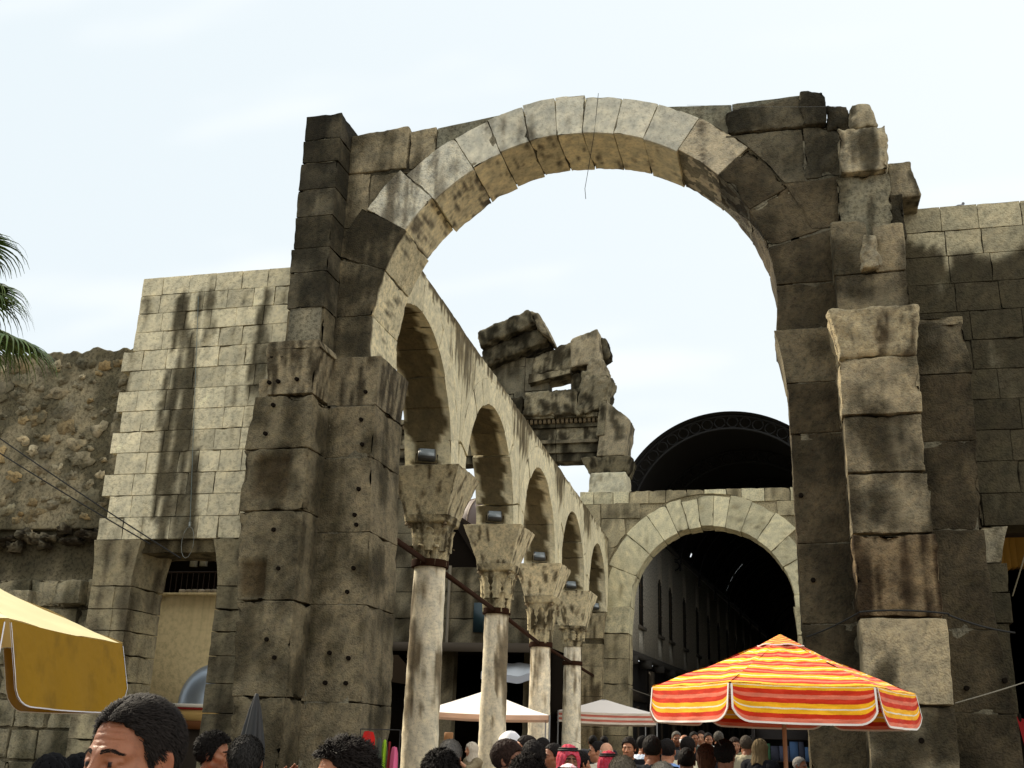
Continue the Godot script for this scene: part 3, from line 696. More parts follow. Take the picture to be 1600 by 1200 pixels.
func build_arcade() -> void:
	var t := thing("arcade_wall", "cream stone wall of five round arches running back above the columns", "arcade", -AN * AL, atan2(AN.x, AN.z))
	var face := sty(Color(0.84, 0.785, 0.665), Color(0.4, 0.335, 0.22), -0.5, 0.3, 0.16, 6.0)
	face.zone = func(p: Vector3) -> float:
		var q := (p.x - 15.25) / 6.2
		var d := absf(q - roundf(q)) * 6.2
		var k := smoothstep(1.75, 0.35, d) * smoothstep(8.75, 9.35, p.y + 0.35 * n1.get_noise_3d(p.x * 4.0, p.y * 0.5, 0.0)) * 0.75
		k += smoothstep(9.86, 10.1, p.y + 0.22 * n1.get_noise_3d(p.x * 5.0, p.y * 0.4, 7.0)) * 0.8
		# the crust inside the arches, broad in the middle of the reveal
		var dx := (q - floorf(q) - 0.5) * 6.2
		var rad := Vector2(dx, maxf(p.y - 6.8, 0.0)).length()
		if p.y > 6.95 and rad < 2.57:
			var wdt := 0.35 + 0.15 * n1.get_noise_3d(p.x * 2.0, p.y * 1.3, 3.0)
			k += smoothstep(wdt + 0.05, wdt - 0.05, absf(p.z + 0.05)) * 1.1
		return k
	var ang := [177.2, 165.0, 149.0, 133.0, 117.0, 103.0, 90.0, 76.0, 62.0, 46.0, 31.0, 15.0, 2.8]
	for i in 5:
		var c := Vector2(along(i + 0.5), 6.8)
		for k in 12:
			if i == 0 and k < 2: continue
			var a0: float = ang[k] + (rng.randf_range(-1.5, 1.5) if k > 0 else 0.0); var a1: float = ang[k + 1]
			var r1 := minf(3.1, 3.085 / maxf(0.01, absf(cos(deg_to_rad(a0))))); var r2 := minf(3.1, 3.085 / maxf(0.01, absf(cos(deg_to_rad(a1)))))
			voussoir(t, c, a0 - 0.07, a1 + 0.07, 2.5 + rng.randf_range(-0.012, 0.012), r1, -0.5, 0.5 + rng.randf_range(-0.008, 0.008), opt(face, {"cell": 0.09 if i < 2 else 0.13, "amp": 0.007, "chip": 0.05, "r": 0.016, "tone": rng.randf_range(0.96, 1.05)}), M.marble, r2)
		var xt := [-3.09, -2.2, -1.2, 0.1, 1.25, 2.25, 3.09]
		for k in 6:
			if i == 0 and k == 0: continue
			over_ring(t, "spandrel_stone", c, 3.105, c.x + xt[k] + 0.005, c.x + xt[k + 1] - 0.005, 7.6, 10.12 + rng.randf_range(-0.04, 0.02), 10.12 + rng.randf_range(-0.04, 0.02), -0.5, 0.495, opt(face, {"cell": 0.1 if i < 2 else 0.14, "amp": 0.01, "chip": 0.06, "r": 0.012, "tone": rng.randf_range(0.95, 1.03)}), M.marble)
	# columns
	var shaft_top := [0.0, 4.93, 4.72, 4.5, 4.98]
	var collar_y := [0.0, 5.02, 4.8, 4.52, 4.42]
	var labels := ["", "nearest column of the arcade, thick stained shaft under a broad plain block", "second column of the arcade, right side toned darker for shade, leafy capital", "third column of the arcade, pale patch below its knobbly leaf capital", "fourth column of the arcade, stub of shaft above its iron band"]
	for i in range(1, 5):
		build_column(i, shaft_top[i], collar_y[i], labels[i])
	# attached piers at both ends
	var pst := sty(Color(0.68, 0.61, 0.48), Color(0.36, 0.3, 0.21), -0.15, 0.5, 0.4, 6.0)
	for e in [[16.1, 16.75], [45.55, 46.0]]:
		for k in 5:
			box_stone(t, "pier_stone", e[0], e[1], 1.2 * k - 0.1 + 0.006, 1.2 * k + 1.1 - 0.006 - (0.3 if k == 4 else 0.0), -0.5, 0.36, opt(pst, {"cell": 0.13, "chip": 0.07, "amp": 0.012}), M.rough)
		quad_stone(t, "pier_head", e[0], e[1], e[0] - 0.05, e[1] + 0.05, 5.82, 6.9, -0.52, 0.38, opt(pst, {"cell": 0.09, "chip": 0.08, "fz": 0.1, "pw": 1.8}), M.rough)
	# iron ties from collar to collar
	var pts := [[16.25, 5.18], [along(1), 5.02], [along(2), 4.8], [along(3), 4.52], [along(4), 4.42], [45.9, 4.3]]
	var tl := ["rusty iron tie bar from the left pier to the nearest column", "rusty iron tie bar between the nearest and second columns", "rusty iron tie bar between the second and third columns", "rusty iron tie bar between the third and fourth columns", "rusty iron tie bar between the fourth column and the back arch"]
	for i in 5:
		var a: Vector3 = -AN * AL + AU * (pts[i][0] + (0.3 if i > 0 else 0.0)) + Vector3.UP * pts[i][1]
		var b: Vector3 = -AN * AL + AU * (pts[i + 1][0] - (0.3 if i < 4 else 0.0)) + Vector3.UP * pts[i + 1][1]
		var col := Coll.new()
		var dir := (b - a).normalized(); var up := Vector3.UP; var sd := dir.cross(up).normalized()
		var p := []
		for k in 8: p.append((a if not (k & 1) else b) + sd * (0.025 if k & 4 else -0.025) + up * (0.05 if k & 2 else -0.05))
		col.hexa(p)
		meta(part(self, "iron_tie_bar", col.flat(), M.iron), tl[i], "tie bar", "iron bars tying the arcade")

func build_column(i: int, top: float, cyl: float, label: String) -> void:
	var p := -AN * AL + AU * along(i)
	var base := gy(p.z)
	var t := thing("stone_column", label, "column", Vector3(p.x, base, p.z), 0.0, "columns of the arcade")
	var off := Vector3(p.x, base, p.z)
	var h := top - base
	var s := sty(Color(0.93, 0.865, 0.775), Color(0.5, 0.425, 0.33), -0.4, 0.5, 0.45, 2.4)
	var seed_ := i * 3.7
	s.zone = func(q: Vector3) -> float:
		var k := 0.0
		if i == 1: k = 0.45 * smoothstep(-0.1, 0.3, n1.get_noise_3d(q.x * 1.6, q.y * 0.7 + seed_, 2.0)) + 0.35 * smoothstep(3.9, 4.6, q.y) - 0.05
		if i == 2: k = 0.75 * smoothstep(0.03, 0.1, q.x - off.x - 0.03 + 0.12 * n1.get_noise_3d(0, q.y * 0.9, 1.0)) * smoothstep(1.8, 2.6, q.y) - 0.1  # right side toned darker, as turned away from the sun
		if i == 3: k = 0.15 * smoothstep(2.4, 3.6, q.y) - 0.1
		return k
	var prof := []
	for k in 41:
		var v := k / 40.0
		var r := 0.355 - 0.05 * v
		if v < 0.02: r += 0.04
		prof.append([r * (1.06 if i == 1 else 1.0), h * v])
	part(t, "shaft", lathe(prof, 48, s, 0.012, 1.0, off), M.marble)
	# capital: bell with two rows of leaves under a square abacus
	var cs := sty(Color(0.72, 0.65, 0.52), Color(0.3, 0.25, 0.17), -0.12, 0.35, 0.7, 3.0)
	var ch: float = 5.95 - top if i != 4 else 0.72
	var cp := []
	for k in 45:
		var v := k / 44.0
		cp.append([0.33 + 0.05 * v + 0.12 * pow(v, 2.2), ch * v])
	var shp := func(a: float, v: float, r: float) -> float:
		var o := 0.0
		if v > 0.86:
			o += pow(absf(sin(2.0 * a)), 6.0) * 0.12 + 0.03
		o += 0.02 * nf.get_noise_3d(cos(a) * 4.0 + seed_, v * 4.0, sin(a) * 4.0) + 0.012 * n1.get_noise_3d(cos(a) * 9.0, v * 9.0 + seed_, sin(a) * 9.0)
		return r + o
	var capn := part(t, "capital", lathe(cp, 96, cs, 0.0, 1.0, off + Vector3(0, h, 0), shp), M.rough, Transform3D(Basis(), Vector3(0, h, 0)))
	# two rows of acanthus leaves, the upper turned by half a leaf, and a scroll at each corner; many are broken off
	var loss := 0.3 if i in [1, 4] else 0.1
	for row in 2:
		for k in 8:
			if rng.randf() < loss: continue
			var a := TAU * (k + 0.5 * row) / 8.0 + 0.2
			var y0 := ch * (0.02 if row == 0 else 0.3)
			var rr := 0.335 if row == 0 else 0.385
			var xf := Transform3D(Basis(Vector3.UP, PI / 2 - a), Vector3(cos(a) * rr, y0, sin(a) * rr))
			part(capn, "acanthus_leaf", leaf_mesh(ch * (0.46 if row == 0 else 0.52), 0.27 if row == 0 else 0.3, cs, off + xf.origin), M.rough, xf)
	for k in 4:
		if rng.randf() < loss: continue
		var a := TAU * (k + 0.5) / 4.0
		var c := Coll.new(); var pts := []
		for q in 15:
			var th := q * 0.62; var rs := 0.085 * exp(-q * 0.13)
			pts.append(Vector3(cos(a), 0, sin(a)) * (0.52 + rs * cos(th)) + Vector3(0, ch * 0.8 + rs * sin(th), 0))
		c.tube(pts, 0.032, 6, Color(0.55, 0.49, 0.39), 0.016)
		part(capn, "scroll", c.done(), M.rough)
	# the block between capital and arches
	var bs := sty(Color(0.82, 0.75, 0.62), Color(0.4, 0.335, 0.24), -0.36, 0.75, 0.25, 4.0)
	var yb := h + ch; var yt := 6.92 - base
	var f := func(u: float, v: float, w: float) -> Vector3:
		var k := pow(v, 1.15)
		var hx := lerpf(0.46, 0.78, k); var hz := lerpf(0.46, 0.8, k)
		return off + Vector3(lerpf(-hx, hx, u), lerpf(yb, yt, v), lerpf(-hz, hz, w))
	var bm := block(Vector3(1.24, yt - yb, 1.26), f, opt(bs, {"cell": 0.055, "amp": 0.016, "chip": 0.1, "r": 0.03, "noback": false}))
	part(t, "impost_block", bm, M.rough, Transform3D(Basis(), -off))
	# iron band
	var bp := [[0.3, -0.075], [0.372, -0.075], [0.378, -0.06], [0.378, 0.06], [0.372, 0.075], [0.3, 0.075]]
	part(t, "iron_band", lathe(bp, 40), M.iron, Transform3D(Basis().scaled(Vector3(1.02 if i == 1 else 0.97, 1, 1.02 if i == 1 else 0.97)), Vector3(0, cyl - base - 0.02, 0)))

func leaf_mesh(H: float, W: float, st: Dictionary, off: Vector3) -> ArrayMesh:
	var V := PackedVector3Array(); var N := PackedVector3Array(); var C := PackedColorArray(); var I := PackedInt32Array()
	var nu := 10; var nv := 16
	var brk := rng.randf_range(0.8, 1.0)
	for j in nv + 1:
		var v := float(j) / nv * brk
		var w := W * 0.5 * (0.72 + 0.36 * sin(PI * minf(v * 1.15, 1.0))) * (1.0 - 0.5 * smoothstep(0.72, 1.0, v)) * (1.0 - 0.24 * pow(absf(sin(v * 12.5)), 1.5))
		var y := H * (v if v < 0.85 else 0.85 + 0.06 * sin((v - 0.85) / 0.15 * PI) - 0.12 * (v - 0.85) / 0.15)
		var z := 0.03 + 0.05 * v * v + 0.12 * pow(maxf(0.0, v - 0.7) / 0.3, 1.6)
		for i in nu + 1:
			var u := 2.0 * i / nu - 1.0
			var p := Vector3(u * w, y, z - 0.05 * u * u + 0.014 * (1.0 - smoothstep(0.0, 0.22, absf(u))) + 0.007 * cos(u * 14.0) - (0.05 if i == 0 or i == nu else 0.0))
			p.z += 0.008 * n1.get_noise_3dv((p + off) * 14.0)
			V.append(p); N.append(Vector3.BACK); C.append(tint(p + off, st, 1.08 if absf(u) < 0.2 else 1.0))
	for j in nv + 1:
		for i in nu + 1:
			var du := V[j * (nu + 1) + mini(i + 1, nu)] - V[j * (nu + 1) + maxi(i - 1, 0)]
			var dv := V[mini(j + 1, nv) * (nu + 1) + i] - V[maxi(j - 1, 0) * (nu + 1) + i]
			N[j * (nu + 1) + i] = du.cross(dv).normalized()
	for j in nv:
		for i in nu:
			var k := j * (nu + 1) + i
			I.append_array([k, k + nu + 2, k + 1, k, k + nu + 1, k + nu + 2])
	return am(V, N, C, I)

# ------------------------------------------------------------------ the arch at the mouth of the market
func build_back_arch() -> void:
	var t := thing("market_gate_arch", "pale stone gate arch at the far end, mouth of the market", "arch", Vector3(0, -0.104, 0))
	t.scale = Vector3.ONE * 1.067
	var s := sty(Color(0.82, 0.775, 0.65), Color(0.5, 0.45, 0.34), -0.3, 0.3, 0.4)
	var b := sty(Color(0.68, 0.62, 0.5), Color(0.45, 0.4, 0.3), -0.05, 0.3, 0.5)
	var c := Vector2(-3.24, 6.85)
	var zf := -43.12; var zb := -44.2
	voussoir(t, c, 178.0, 2.0, 3.25, 4.1, zb, zf - 0.06, {"style": b, "cell": 0.3, "chip": 0.0, "amp": 0.0}, M.mortar).name = "ring_core"
	over_ring(t, "mortar_core", c, 4.0, -8.4, 2.0, 6.6, 11.4, 11.4, zb + 0.1, zf - 0.1, {"style": b, "cell": 0.4, "chip": 0.0, "amp": 0.0}, M.mortar)
	var a := [180.0, 157.6, 138.7, 124.3, 113.1, 104.5, 96.0, 87.3, 78.8, 67.5, 54.8, 42.1, 28.9, 8.2, 0.0]
	for i in 14:
		voussoir(t, c, a[i] - 0.12, a[i + 1] + 0.12, 3.17 + rng.randf_range(-0.03, 0.03), [4.2, 4.35, 4.4, 4.42, 4.45, 4.3, 4.4, 4.4, 4.5, 4.45, 4.5, 4.1, 4.2, 4.2][i], zb, zf + rng.randf_range(-0.02, 0.03), opt(s, {"cell": 0.14, "amp": 0.02, "chip": 0.08, "r": 0.03}), M.marble)
	for e in [[-7.6, -6.6, 9.2, 10.4], [-7.6, -6.0, 10.4, 11.05], [-8.5, -7.62, 6.5, 8.2], [-8.5, -7.62, 8.2, 9.6], [-8.5, -7.62, 9.6, 11.0], [-7.6, -7.0, 8.0, 9.2]]:
		over_ring(t, "spandrel_stone", c, 4.44, e[0] + 0.01, e[1] - 0.01, e[2] + 0.01, e[3] - 0.01, e[3] - 0.01, zb, zf - 0.02, opt(b, {"cell": 0.16, "amp": 0.02, "chip": 0.08}), M.rough)
	var x := -8.5
	while x < 2.2:
		var w := rng.randf_range(0.55, 1.0)
		over_ring(t, "coping_stone", c, 4.5, x + 0.01, x + w - 0.01, 11.0, 11.52 + 0.02 * rng.randf(), 11.52, zb, zf - 0.02, opt(s if rng.randf() < 0.6 else b, {"cell": 0.15, "amp": 0.025, "chip": 0.12, "r": 0.04}), M.rough)
		x += w
	for e in [[-0.6, 0.5, 10.4, 11.0], [0.3, 2.2, 9.0, 10.4], [0.9, 2.2, 6.5, 9.0]]:
		over_ring(t, "spandrel_stone", c, 4.44, e[0] + 0.01, e[1] - 0.01, e[2] + 0.01, e[3] - 0.01, e[3] - 0.01, zb, zf - 0.02, opt(b, {"cell": 0.2, "amp": 0.02, "chip": 0.08}), M.rough)
	# side piers
	for e in [[-7.45, -6.46], [-0.05, 1.2]]:
		for k in 6:
			box_stone(t, "pier_stone", e[0], e[1], 0.1 + 0.95 * k, 1.04 + 0.95 * k, zb, zf + 0.12, opt(b, {"cell": 0.16, "chip": 0.08, "amp": 0.015}), M.rough)
		quad_stone(t, "pier_head", e[0], e[1], e[0] - 0.1, e[1] + 0.08, 5.82, 6.83, zb, zf + 0.1, opt(s, {"cell": 0.12, "chip": 0.1, "fz": 0.18, "pw": 1.8}), M.rough)
	box_stone(t, "pier_stone", -8.5, -7.47, 0.0, 6.48, zb, zf - 0.05, opt(b, {"cell": 0.3}), M.rough)
	for e in [[0.0, 2.1], [2.12, 4.3], [4.32, 6.2], [6.22, 8.0]]: box_stone(t, "pier_stone", -10.6, -8.52, e[0], e[1], zb, zf - 0.1, opt(b, {"cell": 0.3}), M.rough)
	box_stone(t, "pier_stone", 1.22, 3.0, 0.0, 6.48, zb, zf - 0.05, opt(b, {"cell": 0.4}), M.rough)

# ------------------------------------------------------------------ the covered market street behind it
func build_souq() -> void:
	var t := thing("covered_market", "long dark market hall under a black barrel roof behind the gate", "market hall", Vector3(-2.977, -0.104, -51.2), deg_to_rad(-4.5))
	t.scale = Vector3.ONE * 1.067
	var wm := stone_mat(0.3, [[0.0, g(0.6)], [0.4, g(0.85)], [0.6, g(1.0)], [1.0, g(0.9)]], 71, 3.0); wm.vertex_color_use_as_albedo = false; wm.albedo_color = Color(0.84, 0.82, 0.76)
	var rm := plain(Color(0.11, 0.108, 0.105), 0.85, 0.0)
	var dk := plain(Color(0.22, 0.19, 0.15), 0.8)
	# roof of metal sheets with a few slits and holes
	var R := 5.2; var yc := 11.05
	var roof := Coll.new()
	var na := 72; var len := 76; var dz := 1.25
	for k in len:
		for j in na:
			var a0 := deg_to_rad(-4.0 + 188.0 * j / na); var a1 := deg_to_rad(-4.0 + 188.0 * (j + 1) / na)
			var z0 := -dz * k; var z1 := -dz * (k + 1)
			if (k == 26 and j >= 53 and j <= 65 and j != 57 and j != 60 and j != 63) or (k == 31 and j == 65):
				z1 = -dz * k - 1.08   # a sheet that does not reach the next one
			var holes := [Vector2i(12, 65), Vector2i(14, 62)]
			for s in 2:
				var rr := R - 0.03 * s
				var p := [Vector3(cos(a0) * rr, yc + sin(a0) * rr, z0), Vector3(cos(a1) * rr, yc + sin(a1) * rr, z0), Vector3(cos(a1) * rr, yc + sin(a1) * rr, z1), Vector3(cos(a0) * rr, yc + sin(a0) * rr, z1)]
				if Vector2i(k, j) in holes:
					p[2] = p[2].lerp(p[1], 0.35); p[3] = p[3].lerp(p[0], 0.35)
				if s == 0: roof.quad(p[0], p[1], p[2], p[3])
				else: roof.quad(p[3], p[2], p[1], p[0])
	part(t, "roof", roof.done(true), rm)
	# arched trusses with rings between two rims
	for k in 12:
		var tr := Coll.new()
		var z := -0.4 - 6.25 * k
		for rr in [5.1, 4.5]:
			var pts := []
			for j in 37: pts.append(Vector3(cos(PI * j / 36) * rr, yc + sin(PI * j / 36) * rr, z))
			tr.tube(pts, 0.06, 5)
		if k < 3:
			for j in 26:
				var a := PI * (j + 0.5) / 26
				var cc := Vector3(cos(a) * 4.8, yc + sin(a) * 4.8, z)
				var ring := []
				for q in 13: ring.append(cc + Vector3(cos(TAU * q / 12) * 0.24, sin(TAU * q / 12) * 0.24, 0))
				tr.tube(ring, 0.03, 4)
		part(t, "roof_truss", tr.done(), M.black)
	# long walls: upper storey with arched windows, ledge, shop fronts below
	for side in [-1.0, 1.0]:
		var x: float = 4.81 * side; var xo: float = 5.5 * side
		var up := Coll.new()
		var zc := [-4.2, -8.7, -11.6, -15.8, -20.2, -24.5, -28.8, -33.0, -37.5, -42.0, -46.5, -51.0, -55.5, -60.0, -66.0, -72.0, -78.0, -84.0]
		var hw := 0.55
		var zprev := 0.0
		for z in zc:
			up.box(Vector3(minf(x, xo), 5.7, z + hw), Vector3(maxf(x, xo), 12.2, zprev))
			up.box(Vector3(minf(x, xo), 5.7, z - hw), Vector3(maxf(x, xo), 7.1, z + hw))
			# above each window: stepped towards a round head
			for q in 8:
				var f0 := -1.0 + q / 4.0; var f1 := f0 + 0.25
				var yy := 9.45 + sqrt(maxf(0.0, 1.0 - pow((f0 + f1) * 0.5, 2))) * 0.55
				up.box(Vector3(minf(x, xo), yy, z + f0 * hw), Vector3(maxf(x, xo), 12.2, z + f1 * hw))
			zprev = z - hw
		up.box(Vector3(minf(x, xo), 5.7, -95), Vector3(maxf(x, xo), 12.2, zprev))
		part(t, "upper_wall", up.flat(), wm)
		for z in zc:
			var w := Coll.new()
			w.box(Vector3(x * 1.01 - 0.01, 7.1, z - hw), Vector3(x * 1.01 + 0.01, 10.1, z + hw), Color(0.1, 0.1, 0.1))
			for q in 3: w.box(Vector3(x * 1.006 - 0.012, 7.1 + q * 0.95, z - hw), Vector3(x * 1.006 + 0.012, 7.16 + q * 0.95, z + hw), Color(0.3, 0.26, 0.2))
			w.box(Vector3(x * 1.006 - 0.012, 7.1, z - 0.04), Vector3(x * 1.006 + 0.012, 9.9, z + 0.04), Color(0.3, 0.26, 0.2))
			var wn := part(t, "window", w.flat(), M.vc)
			var sl := Coll.new(); sl.cham(Vector3(minf(x, x - 0.1 * side), 6.92, z - 0.75), Vector3(maxf(x, x - 0.1 * side), 7.08, z + 0.75), 0.02)
			part(wn, "sill", sl.flat(), plain(Color(0.4, 0.38, 0.34), 0.95))
		var led := Coll.new()
		led.box(Vector3(minf(x - 0.35 * side, x), 5.45, -95), Vector3(maxf(x - 0.35 * side, x), 5.7, 0))
		led.box(Vector3(minf(x - 0.15 * side, x), 11.9, -95), Vector3(maxf(x - 0.15 * side, x), 12.1, 0))
		for q in 30: led.box(Vector3(minf(x - 0.55 * side, x), 5.1, -1.0 - q * 3.0), Vector3(maxf(x - 0.55 * side, x), 5.45, -0.7 - q * 3.0))
		part(t, "ledge", led.flat(), plain(Color(0.22, 0.21, 0.19), 0.95))
		for q in 16:
			var sh := Coll.new()
			var z := -0.3 - q * 5.5
			sh.box(Vector3(minf(x, x - 0.2 * side), 0.1, z - 0.5), Vector3(maxf(x, x - 0.2 * side), 5.1, z), Color(0.3, 0.27, 0.22))
			sh.box(Vector3(minf(xo, x + 0.1 * side), 0.1, z - 5.5), Vector3(maxf(xo, x + 0.1 * side), 5.45, z - 0.5), Color(0.1, 0.09, 0.08))
			sh.box(Vector3(minf(x, x + 0.1 * side), 3.6, z - 5.5), Vector3(maxf(x, x + 0.1 * side), 4.1, z - 0.5), Color(0.2, 0.17, 0.13))
			sh.box(Vector3(minf(x, x + 0.1 * side), 0.4, z - 3.4), Vector3(maxf(x, x + 0.1 * side), 3.4, z - 3.2), Color(0.24, 0.2, 0.15))
			part(t, "shop_front", sh.flat(), M.vc)
	var ew := Coll.new(); ew.box(Vector3(-5.5, 0, -95.6), Vector3(5.5, 16.4, -95.0)); part(t, "end_wall", ew.flat(), dk)

# ------------------------------------------------------------------ the temple gate ruin behind the arcade
func quad4(parent: Node, called: String, bl: Vector2, br: Vector2, tl: Vector2, tr: Vector2, z0: float, z1: float, o: Dictionary, mat: Material = null) -> MeshInstance3D:
	var dim := Vector3((bl.distance_to(br) + tl.distance_to(tr)) * 0.5, (bl.distance_to(tl) + br.distance_to(tr)) * 0.5, z1 - z0)
	var f := func(u: float, v: float, w: float) -> Vector3:
		var q := bl.lerp(br, u).lerp(tl.lerp(tr, u), v)
		return Vector3(q.x, q.y, lerpf(z0, z1, w))
	return part(parent, called, block(dim, f, o), mat if mat else M.rough)

func V2(x: float, y: float) -> Vector2: return Vector2(x, y)

func build_temple_ruin() -> void:
	var t := thing("temple_ruin", "broken carved temple pediment and entablature above the arcade", "ruin", Vector3(0, -0.155, 0))
	t.scale = Vector3.ONE * 1.1
	var s := sty(Color(0.56, 0.51, 0.41), Color(0.25, 0.22, 0.165), 0.0, 0.35, 0.8, 2.0)
	var d := sty(Color(0.42, 0.38, 0.3), Color(0.19, 0.17, 0.125), 0.1, 0.35, 0.6, 2.0)
	var p := sty(Color(0.64, 0.58, 0.48), Color(0.34, 0.3, 0.23), -0.1, 0.35, 0.7, 2.0)
	var e := {"cell": 0.1, "amp": 0.07, "chip": 0.22, "r": 0.12, "freq": 1.8, "k": 0.85, "kc": 0.6}
	# tilted cornice slab
	quad4(t, "cornice_slab", V2(-13.4, 18.55), V2(-10.75, 19.55), V2(-13.55, 19.35), V2(-11.15, 20.25), -46.0, -44.0, opt(d, e))
	quad4(t, "cornice_slab", V2(-13.2, 17.75), V2(-10.3, 18.85), V2(-13.4, 18.55), V2(-10.7, 19.55), -46.0, -44.4, opt(d, e))
	quad4(t, "cornice_stone", V2(-10.75, 19.3), V2(-10.05, 18.75), V2(-11.1, 20.2), V2(-10.7, 20.1), -46.0, -44.1, opt(p, e))
	# plain wall of the gable
	for q in [[-14.2, -12.0, 15.3, 16.6], [-11.98, -10.45, 15.3, 16.7], [-14.2, -11.5, 16.62, 17.9], [-11.48, -10.4, 16.72, 18.3], [-14.2, -11.5, 17.9, 18.5]]:
		box_stone(t, "gable_stone", q[0], q[1], q[2], q[3], -46.0, -45.1, opt(sty(Color(0.5, 0.46, 0.38), Color(0.3, 0.27, 0.21), 0, 0.3, 0.5), {"cell": 0.15, "amp": 0.02, "chip": 0.06}), M.stone)
	quad4(t, "moulded_stone", V2(-11.2, 17.35), V2(-9.25, 17.5), V2(-11.0, 18.3), V2(-9.25, 18.95), -46.0, -44.85, opt(s, e))
	quad4(t, "moulded_stone", V2(-11.2, 16.9), V2(-9.3, 17.3), V2(-11.2, 17.34), V2(-9.3, 17.5), -46.0, -44.6, opt(s, {"cell": 0.1, "amp": 0.04, "chip": 0.12}))
	quad4(t, "gable_stone", V2(-9.3, 16.3), V2(-8.3, 16.2), V2(-9.35, 17.3), V2(-8.2, 17.6), -46.0, -44.9, opt(s, e))
	quad4(t, "broken_block", V2(-9.3, 17.5), V2(-7.85, 17.7), V2(-9.3, 18.9), V2(-8.05, 19.35), -46.0, -44.5, opt(p, {"cell": 0.1, "amp": 0.07, "chip": 0.25, "r": 0.12, "freq": 1.5, "k": 0.85, "kc": 0.6}))
	quad4(t, "broken_block", V2(-8.0, 17.9), V2(-7.55, 18.1), V2(-8.05, 19.2), V2(-7.75, 19.0), -46.0, -45.0, opt(d, e))
	# arched moulding, broken off leaning
	quad4(t, "arch_moulding", V2(-9.0, 15.2), V2(-7.7, 15.6), V2(-8.7, 17.4), V2(-7.4, 17.0), -46.0, -44.4, opt(s, {"cell": 0.09, "amp": 0.08, "chip": 0.25, "r": 0.1, "freq": 2.2, "k": 0.85, "kc": 0.6}))
	quad4(t, "arch_moulding", V2(-8.75, 16.8), V2(-7.5, 16.6), V2(-8.35, 17.95), V2(-7.75, 17.75), -46.0, -44.4, opt(p, {"cell": 0.09, "amp": 0.08, "chip": 0.25, "r": 0.1, "freq": 2.2, "k": 0.85, "kc": 0.6}))
	quad4(t, "arch_moulding", V2(-11.4, 15.35), V2(-8.8, 15.3), V2(-11.3, 16.45), V2(-9.0, 16.5), -46.0, -44.45, opt(s, {"cell": 0.09, "amp": 0.07, "chip": 0.2, "r": 0.08, "freq": 2.2, "k": 0.85, "kc": 0.6}))
	quad4(t, "arch_moulding", V2(-14.3, 15.4), V2(-11.42, 15.35), V2(-14.3, 15.9), V2(-11.42, 16.3), -46.0, -44.5, opt(d, {"cell": 0.12, "amp": 0.06, "chip": 0.16, "r": 0.08, "freq": 2.2, "k": 0.85, "kc": 0.6}))
	# entablature: fascias, carved frieze, dentils
	for k in 6:
		var x0 := -19.6 + k * 1.93; var x1 := x0 + 1.91
		box_stone(t, "architrave_stone", x0, x1, 13.4, 13.75, -46.0, -45.12, opt(d, {"cell": 0.16, "amp": 0.02, "chip": 0.06}))
		box_stone(t, "architrave_stone", x0, x1, 13.75, 14.15, -46.0, -45.02, opt(s, {"cell": 0.16, "amp": 0.02, "chip": 0.06, "tone": 0.85}))
		box_stone(t, "architrave_stone", x0, x1, 14.15, 14.3, -46.0, -44.86, opt(p, {"cell": 0.16, "amp": 0.02, "chip": 0.06, "tone": 0.8}))
		box_stone(t, "frieze_stone", x0, x1, 14.31, 14.85, -46.0, -44.98, opt(s, {"cell": 0.07, "amp": 0.06, "chip": 0.02, "freq": 6.0}))
		box_stone(t, "cornice_stone", x0, x1, 14.86, 15.05, -46.0, -44.85, opt(d, {"cell": 0.16, "amp": 0.02, "chip": 0.06}))
		box_stone(t, "cornice_stone", x0, x1, 15.24, 15.45, -46.0, -44.62, opt(s, {"cell": 0.12, "amp": 0.04, "chip": 0.12}))
	var dn := Coll.new()
	for k in 58:
		dn.cham(Vector3(-19.5 + k * 0.2, 15.04, -45.3), Vector3(-19.38 + k * 0.2, 15.23, -44.72), 0.012, Color(0.45, 0.4, 0.32))
	part(t, "dentils", dn.flat(), M.rough)
	# return at the corner
	quad4(t, "corner_block", V2(-8.05, 13.4), V2(-6.85, 13.4), V2(-7.75, 15.95), V2(-6.62, 15.05), -46.2, -44.45, opt(p, {"cell": 0.1, "amp": 0.05, "chip": 0.16, "r": 0.12, "freq": 1.6}))
	quad4(t, "corner_block", V2(-8.05, 14.3), V2(-7.7, 14.3), V2(-7.9, 15.9), V2(-7.6, 15.9), -46.0, -44.38, opt(s, {"cell": 0.1, "amp": 0.04, "chip": 0.12}))
	# columns under it, with worn capitals
	for c in [[-7.65, 1.12, 0.78], [-17.5, 0.62, 0.5]]:
		quad_stone(t, "capital_block", c[0] - c[1] * 0.7, c[0] + c[1] * 0.78, c[0] - c[1], c[0] + c[1], 12.72, 13.38, -46.2, -44.75, opt(s, {"cell": 0.08, "amp": 0.06, "chip": 0.2, "r": 0.08, "fz": 0.3, "freq": 3.0}), M.rough)
	quad_stone(t, "column_block", -8.42, -6.72, -8.35, -6.78, 11.55, 12.7, -46.0, -44.5, opt(sty(Color(0.82, 0.78, 0.68), Color(0.5, 0.45, 0.36), -0.3, 0.3, 0.4), {"cell": 0.09, "amp": 0.05, "chip": 0.12, "r": 0.2}), M.marble)
	for c in [[-17.5, 0.45, 0.0, 12.7], [-7.65, 0.6, 0.0, 11.54]]:
		var prof := []
		for k in 25: prof.append([c[1] * (1.08 - 0.1 * k / 24.0), lerpf(c[2], c[3], k / 24.0)])
		part(t, "column_shaft", lathe(prof, 28, p, 0.02, 1.0, Vector3(c[0], 0, -45.3)), M.rough, Transform3D(Basis(), Vector3(c[0], 0, -45.45)))

